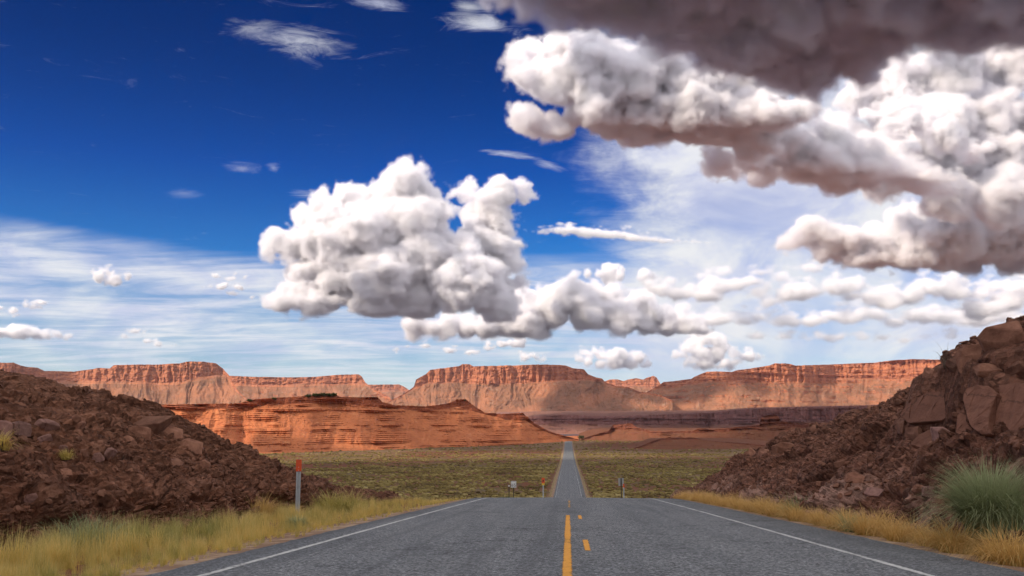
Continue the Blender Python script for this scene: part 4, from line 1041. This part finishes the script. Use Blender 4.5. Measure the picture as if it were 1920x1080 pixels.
# ------------------------------------------------------------------ grasses and shrubs
def blades(n, h, spread, lean, w, r, tint=(0, 1), droop=.3, seg=3, hv=.35, dome=False):
    """n tapering curved blades growing from a small disc; returns verts, tri faces, tint, height fraction"""
    a = r.uniform(0, 6.283, n); rad = spread * np.sqrt(r.random(n))
    bx, by = rad * np.cos(a), rad * np.sin(a)
    la = a + r.normal(0, .7, n); le = np.abs(r.normal(0, lean, n)) + (lean * .9 * rad / spread if dome else 0)
    L = h * (1 + r.uniform(-hv, hv, n))
    V = np.zeros((n, seg * 2 + 1, 3)); H = np.zeros((n, seg * 2 + 1))
    side = np.stack([-np.sin(la + r.normal(0, .6, n)), np.cos(la), 0 * la], -1)
    for k in range(seg + 1):
        f = k / seg; ang = le * (f ** .7) * (1 + droop * f * 2)
        ang = np.minimum(ang, 1.5)
        x = L * f * np.sin(ang); z = L * f * np.cos(ang)
        c = np.stack([bx + x * np.cos(la), by + x * np.sin(la), z], -1)
        ww = (w * (1 - f * .75) * r.uniform(.7, 1.3, n))[:, None]
        if k < seg:
            V[:, 2 * k] = c - side * ww / 2; V[:, 2 * k + 1] = c + side * ww / 2; H[:, 2 * k:2 * k + 2] = f
        else: V[:, 2 * k] = c; H[:, 2 * k] = 1
    f = []
    for k in range(seg - 1): f += [(2*k, 2*k+1, 2*k+3), (2*k, 2*k+3, 2*k+2)]
    k = seg - 1; f.append((2*k, 2*k+1, 2*k+2))
    f = np.array(f); m = seg * 2 + 1
    Fq = (f[None] + (np.arange(n) * m)[:, None, None]).reshape(-1, 3)
    t = np.repeat(np.clip(r.uniform(tint[0], tint[1], n) , 0, 1), m)
    return V.reshape(-1, 3), Fq, t, H.ravel()
class Heap:
    def __init__(s): s.V, s.F, s.T, s.H, s.o = [], [], [], [], 0
    def add(s, b, loc, sc=1., tint=None):
        V, Fq, t, H = b
        s.V.append(V * sc + np.asarray(loc)); s.F.append(Fq + s.o); s.T.append(t if tint is None else np.clip(t + tint, 0, 1)); s.H.append(H); s.o += len(V)
    def mesh(s, name, mat): return mesh_np(name, np.concatenate(s.V), np.concatenate(s.F), mat, True, {'tint': np.concatenate(s.T), 'up': np.concatenate(s.H)})
rg = np.random.default_rng(21)
kinds = [blades(46, 1., .16, .30, .011, rg, (0, .3), seg=3) for _ in range(10)]
thin = [blades(26, 1., .12, .22, .008, rg, (.1, .5), seg=3) for _ in range(6)]
def verge(name, n, s0, s1, tfun, hfun, gfun, label):
    H = Heap()
    s = s0 * (s1 / s0) ** rg.random(n * 2); u = rg.random(n * 2)
    keep = fbm(s / .9, u * 4, 3 + 0 * s, 3) + rg.uniform(-.35, .35, n * 2) > 0; s, u = s[keep][:n], u[keep][:n]; n = len(s)
    t = tfun(s, u); z = zground(s, t); Q = st(s, t, z)
    g = gfun(s, t, u); h = hfun(s, t, u)
    for i in range(n):
        b = kinds[rg.integers(10)] if rg.random() < .8 else thin[rg.integers(6)]
        H.add(b, Q[i] - (0, 0, .02), h[i] * rg.uniform(.55, 1.35), g[i] + rg.normal(0, .22))
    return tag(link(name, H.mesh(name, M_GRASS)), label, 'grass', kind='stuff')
def lb(s): return np.interp(s, [5, 30, 40, 50, 70], [8.4, 8.6, 8.9, 8.5, 8.0])
def gl(s, t, u):
    q = fbm(s / 2.2, t / 1.6, 0 * s, 3) + .9 * np.exp(-((s - 19) / 4) ** 2) * ss(.4, .9, u) + .25
    return np.clip(q * 1.1 - .22, 0, .8)
if True:
    verge('verge_grass', 3600, 8, 62, lambda s, u: -4.55 - u ** .85 * (lb(s) - 4.6), lambda s, t, u: (.12 + .17 * ss(.05, .5, u)) * (1 + 1.1 * fbm(s / 1.1, t / 1.1, 5 + 0 * s, 2)) * np.interp(s, [8, 20, 45, 62], [1.15, 1.05, .85, .6]), gl, 'straw and green grass along the left edge of the road')
    verge('verge_grass', 900, 12, 62, lambda s, u: 5.35 + u * 1.3, lambda s, t, u: (.10 + .14 * u) * np.interp(s, [10, 40, 62], [.8, 1.1, .9]), lambda s, t, u: .12 + .3 * rg.random(len(s)) * u, 'low dry grass between the road and the right rock cut')
    # bunch grass clumps on the right: one object each
    bmesh_ = []
    for i in range(7):
        H = Heap(); H.add(blades(330, .42, .15, .42, .0065, rg, (0, .25), droop=.45, seg=4, dome=True), (0, 0, 0)); H.add(blades(120, .2, .15, .5, .008, rg, (.5, 1.), seg=3, dome=True), (0, 0, 0))
        bmesh_.append(H.mesh('bunch_grass', M_BUNCH))
    s = 12.6
    while s < 50:
        t = 5.25 + abs(rg.normal(0, .22)); 
        for tt in ([t] if rg.random() < .35 or s < 17 else [t, t + rg.uniform(.3, .7)]):
            o = link('bunch_grass', bmesh_[rg.integers(7)], None, st(s, tt, zground(s, tt) - .02))
            k = rg.uniform(.85, 1.35) * np.interp(s, [12, 25, 50], [1., .95, 1.05]); o.scale = (k * rg.uniform(.95, 1.25), k, k * rg.uniform(.85, 1.1)); o.rotation_euler = (0, 0, rg.uniform(0, 6.28))
            tag(o, 'golden clump of bunch grass in the row between the asphalt and the right rock cut', 'grass clump', 'golden grass clumps along the right road edge')
        s += np.interp(s, [12, 50], [.62, 1.1]) * rg.uniform(.7, 1.35)
    def shrub(name, label, loc, h, wd, n, mat, seed, lean=.45, blade=.012, tint=(0, 1), seg=4, lobes=5, hv=.28):
        r = np.random.default_rng(seed); H = Heap()
        for k in range(lobes):
            a = r.uniform(0, 6.28); q = wd * .26 * math.sqrt(r.random())
            H.add(blades(n // lobes, h * r.uniform(.75, 1.08), wd * .2, lean, blade, r, tint, seg=seg, dome=True, hv=hv), (q * math.cos(a), q * math.sin(a), 0))
        o = tag(link(name, None, None, loc), label, 'shrub')
        link('foliage', H.mesh('foliage', mat), o)
        H = Heap(); H.add(blades(26, h * .55, wd * .16, .5, blade * 2.2, r, (0, 1), seg=3, dome=True), (0, 0, -.03))
        link('stem', H.mesh('stem', M_TWIG), o)
        return o
    def on_ground(px, s):
        t = (px - 1064) / F * s * 1.0
        for _ in range(3):
            q = st(s, t, 0); t += ((px - 960) / F * q[1] / ray(960, 800)[1] * 1.0 - q[0]) 
        return st(s, t, zground(s, t) - .03)
    shrub('rabbitbrush', 'big grey green bush at the foot of the right rock cut', (lambda p_: st(15.3, 6.35, zground(15.3, 6.35)) if p_ is None else np.array(p_) - (0, 0, .06))(cast('cut', 1864, 1000)[0]), 1.06, .84, 3600, M_BRUSH, 1, blade=.011, lean=.36, hv=.2)
    shrub('rabbitbrush', 'smaller grey green bush at the right border next to the big bush', (lambda p_: st(14, 6.4, zground(14, 6.4)) if p_ is None else np.array(p_) - (0, 0, .05))(cast('cut', 1918, 985)[0]), .72, .7, 900, M_BRUSH, 2, blade=.009)
    shrub('rabbitbrush', 'sparse grey green weed at the foot of the cut behind the clumps', on_ground(1590, 19.5), .5, .5, 160, M_BRUSH, 3, blade=.009)
    shrub('rabbitbrush', 'thin green weed against the dark rock half way along the cut', on_ground(1480, 26), .75, .8, 220, M_BRUSH, 4, blade=.012)
    shrub('rabbitbrush', 'thin weed sprig at the foot of the cut left of the big bush', on_ground(1750, 16.8), .4, .4, 120, M_BRUSH, 5, blade=.008)
    shrub('green_tuft', 'dense green tuft at the left road edge near the red topped post', on_ground(566, 23.5), .36, .5, 900, M_BRUSH, 6, blade=.010)
    shrub('weed', 'tall yellow green weed beside the red topped post', on_ground(640, 33), .85, 2.2, 900, M_GRASS, 7, blade=.014, tint=(.3, .9), lobes=8)
    shrub('weed', 'orange brown weed patch left of the red topped post', on_ground(500, 29), .75, 1.5, 800, M_BUNCH, 8, blade=.012, tint=(0, .5), lobes=6)
    shrub('weed', 'blue green weed patch in the verge grass at lower left', on_ground(175, 16.5), .72, 1.5, 900, M_BRUSH, 9, blade=.009, lobes=7)
    shrub('weed', 'bright green weed patch in the middle of the left verge grass', on_ground(262, 17.5), .55, 1.1, 700, M_GRASS, 10, blade=.009, tint=(.7, 1), lobes=6)
    shrub('dark_bush', 'round dark bush at the left road edge just over the crest', on_ground(945, 74), .75, 1.6, 700, M_DARKB, 11, lean=.7, blade=.035, seg=3)
    shrub('rabbitbrush', 'grey green bush behind the tip of the left mound, left of the post', on_ground(533, 60), 1.75, 2.0, 900, M_DARKB, 12, lean=.5, blade=.03, seg=3)
    shrub('rabbitbrush', 'dull green bush behind the tip of the left mound, right of the post', on_ground(592, 62), 1.45, 1.9, 800, M_DARKB, 13, lean=.5, blade=.03, seg=3)
    shrub('rabbitbrush', 'small bush on the plain beside the low end of the mound', on_ground(438, 62), 1.7, 1.5, 600, M_DARKB, 14, lean=.5, blade=.03, seg=3)
    shrub('weed', 'green weed at the right road edge just over the crest', on_ground(1118, 72), .55, 2.8, 700, M_GRASS, 15, lean=.5, blade=.03, seg=3, tint=(.7, 1), lobes=9)
    shrub('weed', 'pale green weed at the left road edge just over the crest', on_ground(1012, 86), .75, 2., 500, M_GRASS, 16, lean=.5, blade=.035, seg=3, tint=(.5, .9), lobes=7)
    p, nm = cast('mound', 121, 862)
    if p: shrub('grass_tuft', 'small straw tuft growing alone on the face of the left mound', p, .24, .3, 260, M_GRASS, 17, blade=.01, tint=(.2, .6))
    p, nm = cast('mound', 4, 845)
    if p: shrub('grass_tuft', 'straw tuft at the left border on the face of the mound', p, .5, .3, 160, M_GRASS, 18, blade=.01, tint=(.1, .3))
    p, nm = cast('cut', 1776, 690)
    if p: shrub('dry_twigs', 'leafless dry twigs sticking up from the skyline of the right rock cut', p, .62, .25, 26, M_TWIG, 19, lean=.6, blade=.012, lobes=2)

    # sagebrush on the plain
    def sage_mesh(seed, sub):
        r = np.random.default_rng(seed); bm = bmesh.new(); bmesh.ops.create_icosphere(bm, subdivisions=sub, radius=.5)
        for v in bm.verts:
            v.co *= r.uniform(.72, 1.25); v.co.z = max(v.co.z * .8 + .22, -.02)
        bmesh.ops.triangulate(bm, faces=bm.faces)
        V = np.array([v.co[:] for v in bm.verts]); Fq = np.array([[q.index for q in f.verts] for f in bm.faces]); bm.free()
        return V, Fq
    near = [sage_mesh(i, 2) for i in range(8)]; far = [sage_mesh(20 + i, 1) for i in range(8)]
    def field(n, d0, d1, p=.9):
        d = (d0 ** p + (d1 ** p - d0 ** p) * rg.random(n)) ** (1 / p); px = rg.uniform(300, 1480, n)
        r_ = ray(px, np.full(n, 800.)); x = r_[:, 0] / r_[:, 1] * d
        s, t = to_st(x, d); t = t - bend(s)
        ok = (np.abs(t) > 7) & (fbm(s / 55, t / 40, 2 + 0 * s, 3) + rg.uniform(-.35, .35, n) > -.22)
        return s[ok], t[ok], d[ok]
    objs = [mesh_np('sagebrush', V, Fq, M_SAGE, False, {'tint': np.full(len(V), tt), 'up': np.zeros(len(V))}) for (V, Fq), tt in zip(near, (.25, .5, .35, .7, .45, .9, .3, .6))]
    s, t, d = field(420, 262, 330)
    for i in range(min(240, len(s))):
        o = link('sagebrush', objs[rg.integers(8)], None, st(s[i], t[i], zground(s[i], t[i])))
        k = rg.uniform(.8, 1.9); o.scale = (k * rg.uniform(.9, 1.4), k, k * .75); o.rotation_euler = (0, 0, rg.uniform(0, 6.28))
        tag(o, 'low olive sagebrush among the nearest bushes on the plain', 'sagebrush', 'nearest sagebrush on the plain')
    V_, F_, T_, off = [], [], [], 0
    for n_, d0, d1, src, k0, k1 in ((13000, 255, 560, near, .5, 1.6), (8000, 520, 900, far, .8, 2.0), (4500, 850, 1450, far, 1.0, 2.8)):
        s, t, d = field(n_, d0, d1); z = zground(s, t); Q = st(s, t, z)
        tint = np.clip(.5 + fbm(s / 30, t / 20, 8 + 0 * s, 2) * .7 + rg.normal(0, .15, len(s)), 0, 1)
        for i in range(len(s)):
            V, Fq = src[rg.integers(8)]
            k = rg.uniform(k0, k1); a = rg.uniform(0, 6.28); c_, s__ = math.cos(a), math.sin(a)
            R = np.array([[c_, -s__, 0], [s__, c_, 0], [0, 0, 1]])
            V_.append((V * (k * 1.15, k, k * .72)) @ R.T + Q[i]); F_.append(Fq + off); T_.append(np.full(len(V), tint[i])); off += len(V)
    o = link('sagebrush', mesh_np('sagebrush', np.concatenate(V_), np.concatenate(F_), M_SAGE, False, {'tint': np.concatenate(T_)})); tag(o, 'olive and brown sagebrush covering the plain', 'sagebrush', kind='stuff')
    # pale grass fringes beside the far road
    H = Heap()
    for side in (-1, 1):
        s = rg.uniform(95, 900, 800); t = side * (5.0 + np.abs(rg.normal(0, .25, 800))) + (0.4 if side > 0 else -.1)
        Q = st(s, t, zground(s, t)); b = [blades(9, 1., .45, .35, .10, rg, (0, .2), seg=2) for _ in range(6)]
        for i in range(len(s)): H.add(b[rg.integers(6)], Q[i], rg.uniform(.25, .5) * (1 + s[i] / 900))
    tag(link('verge_grass', H.mesh('verge_grass', M_PALE)), 'pale dry grass fringe along both sides of the far road', 'grass', kind='stuff')
    # junipers on the ridge
    def tree(px, py, hgt, wd, lab, seed, d=None):
        r_ = ray(px, py)
        h = BV_RIDGE.ray_cast(Vector(CAM), Vector(r_).normalized()) if d is None else (None,)
        if d is not None: loc = Vector(at(px, py, d))
        elif h[0] is None: return
        else: loc = h[0]
        r = np.random.default_rng(seed); H = Heap()
        n = 260; a = r.normal(size=(n, 3)); a /= np.linalg.norm(a, axis=1)[:, None]; a *= (r.random(n) ** .4)[:, None]; a *= (1 + .35 * np.sin(a[:, :1] * 9 + seed))
        c = a * (wd / 2, wd / 2, hgt * .42) + (0, 0, hgt * .55)
        for q in c: H.add(blades(5, .9, .35, .9, .5, r, (0, 1), seg=2), q - (0, 0, .3))
        o = tag(link('juniper_tree', None, None, loc), lab, 'tree'); o['group'] = 'dark junipers on the skyline of the red ridge'
        link('crown', H.mesh('crown', M_DARKB), o)
        H = Heap(); H.add(blades(3, hgt * .6, .12, .15, .45, r, (0, 1), seg=2), (0, 0, -.3)); link('trunk', H.mesh('trunk', M_TWIG), o)
        return o
    for i, (px, py, hgt, wd) in enumerate([(578,745.5,3.2,6),(590,744,3.6,7),(597,743.5,3.2,5),(607,743.5,4,7),(617,743.5,3.4,6),(626,743.5,4,6),(513,750,2.6,6),(468,753,2.4,5),(870,752,2.2,4)]):
        tree(px, py, hgt, wd, 'dark juniper bush on the flat skyline of the red ridge', 60 + i)
    o = tree(1090, 824, 6, 12, 'dark round tree beside the far crest where the road ends', 80, 1420)
    if o: del o['group']
print('plants', time.time() - T0)

# ------------------------------------------------------------------ posts and signs
def box(bm, x0, x1, y0, y1, z0, z1, bev=0):
    g = bmesh.ops.create_cube(bm, size=1)['verts']
    bmesh.ops.scale(bm, vec=(x1 - x0, y1 - y0, z1 - z0), verts=g); bmesh.ops.translate(bm, vec=((x0 + x1) / 2, (y0 + y1) / 2, (z0 + z1) / 2), verts=g)
    if bev: bmesh.ops.bevel(bm, geom=list({e for v in g for e in v.link_edges}), offset=bev, segments=2, affect='EDGES')
def part(name, mat, parent, boxes, bev=0):
    bm = bmesh.new()
    for b in boxes: box(bm, *b, bev=bev)
    me = bpy.data.meshes.new(name); bm.to_mesh(me); bm.free(); me.materials.append(mat)
    return link(name, me, parent)
def disc(name, mat, parent, x, y, z, r):
    bm = bmesh.new(); bmesh.ops.create_cone(bm, cap_ends=True, segments=16, radius1=r, radius2=r * .9, depth=.012)
    bmesh.ops.rotate(bm, verts=bm.verts, matrix=Matrix.Rotation(math.pi / 2, 3, 'X')); bmesh.ops.translate(bm, vec=(x, y, z), verts=bm.verts)
    me = bpy.data.meshes.new(name); bm.to_mesh(me); bm.free(); me.materials.append(mat); return link(name, me, parent)
def channel(parent, h, mat=M_STEEL, w=.10):
    """U channel post: web and two flanges with lips"""
    return part('post', mat, parent, [(-w*.28, w*.28, -.004, .004, 0, h), (-w*.30, -w*.24, -.045, -.0045, 0, h), (w*.24, w*.30, -.045, -.0045, 0, h), (-w*.55, -w*.303, -.049, -.041, 0, h), (w*.303, w*.55, -.049, -.041, 0, h)])
loc = on_ground(563, 29.5)
o = tag(link('marker_post', None, None, Vector(loc)), 'tall steel roadside post with a red orange reflector plate at lower left', 'marker post')
top = 1 + (800 - 861) * 29.5 / F - loc[2]
channel(o, top - .06, w=.12)
pl = part('reflector', M_RED, o, [(-.082, .082, -.060, -.050, top - .345, top)], .004)
disc('bolt', M_STEEL, pl, 0, -.066, top - .22, .011); disc('bolt', M_STEEL, pl, 0, -.066, top - .31, .011)
def sign(px, s, cy, wd, hg, label, kind):
    loc = on_ground(px, s); zc = 1 + (800 - cy) * s / F - loc[2]
    o = tag(link('road_sign' if kind != 'marker' else 'marker_post', None, None, Vector(loc)), label, 'road sign' if kind != 'marker' else 'marker post')
    return o, zc
o, zc = sign(963, 118, 905.5, .62, .76, 'small white square sign with black figures left of the road beyond the crest', 'speed')
part('post', M_WOOD, o, [(-.05, .05, .012, .11, -.2, zc + .3)])
pn = part('panel', M_SIGNW, o, [(-.32, .32, -.012, .008, zc - .38, zc + .38)], .004)
part('border', M_BLACK, pn, [(-.29, .29, -.017, -.0125, zc + .33, zc + .35), (-.29, .29, -.017, -.0125, zc - .35, zc - .33), (-.29, -.27, -.017, -.0125, zc - .328, zc + .328), (.27, .29, -.017, -.0125, zc - .328, zc + .328)])
cu = bpy.data.curves.new('figures', 'FONT'); cu.body = '65'; cu.size = .50; cu.align_x = 'CENTER'; cu.extrude = .002
tmp = bpy.data.objects.new('figures', cu); COL.objects.link(tmp); bpy.context.view_layer.update()
me = bpy.data.meshes.new_from_object(tmp.evaluated_get(bpy.context.evaluated_depsgraph_get())); bpy.data.objects.remove(tmp)
me.materials.clear(); me.materials.append(M_BLACK); fg = link('figures', me, pn); fg.location = (0, -.018, zc - .25); fg.rotation_euler = (math.pi / 2, 0, 0)
o, zc = sign(954.5, 112, 909, .1, .1, 'short dark post with a pale cap just left of the white sign', 'marker')
part('post', M_WOOD, o, [(-.06, .06, -.05, .05, -.2, zc)]); part('cap', M_SIGNW, o, [(-.09, .09, -.058, -.052, zc - .02, zc + .12)], .003)
o, zc = sign(1163, 118, 900.5, .6, .9, 'bare metal back of a tall sign right of the road beyond the crest', 'back')
part('post', M_WOOD, o, [(-.055, .055, -.12, -.012, -.2, zc + .43)]); pn = part('panel', M_SIGNB, o, [(-.31, .31, -.01, .01, zc - .45, zc + .45)], .004)
disc('bolt', M_STEEL, pn, .1, -.012, zc + .3, .02); disc('bolt', M_STEEL, pn, .1, -.012, zc - .3, .02)
o, zc = sign(1167.5, 112, 909, .1, .1, 'thin marker post with a narrow red reflector beside the sign back', 'marker')
channel(o, zc, w=.12); part('reflector', M_RED, o, [(-.075, .075, -.058, -.05, zc - .1, zc + .3)], .003)
o, zc = sign(1018, 168, 900, .45, .7, 'small red and yellow marker board left of the far road', 'marker')
channel(o, zc + .2, w=.16); part('reflector', M_RED, o, [(-.23, .23, -.062, -.05, zc - .3, zc + .6)], .003); part('lower_plate', M_YPAINT, o, [(-.23, .23, -.062, -.05, zc - .6, zc - .305)], .003)
disc('button', M_DOT, o, 0, -.07, zc + .1, .14)

if True:
    bm = bmesh.new(); box(bm, -40000, 40000, -40000, 40000, -60, 560)
    me = bpy.data.meshes.new('haze'); bm.to_mesh(me); bm.free()
    n = NT('haze_air'); oo = n.n('ShaderNodeOutputMaterial'); v = n.n('ShaderNodeVolumePrincipled')
    v.inputs['Color'].default_value = (.78, .84, 1, 1); v.inputs['Density'].default_value = .85e-5; v.inputs['Anisotropy'].default_value = .2
    n.t.links.new(v.outputs[0], oo.inputs['Volume']); me.materials.append(n.mat)
    tag(link('haze', me), kind='stuff')

# ------------------------------------------------------------------ render settings
SC.cycles.volume_bounces = 11; SC.cycles.max_bounces = 12; SC.cycles.volume_step_rate = 3.5; SC.cycles.diffuse_bounces = 3; SC.cycles.transparent_max_bounces = 24
SC.cycles.use_denoising = True; SC.cycles.adaptive_threshold = .03
print('done', time.time() - T0)
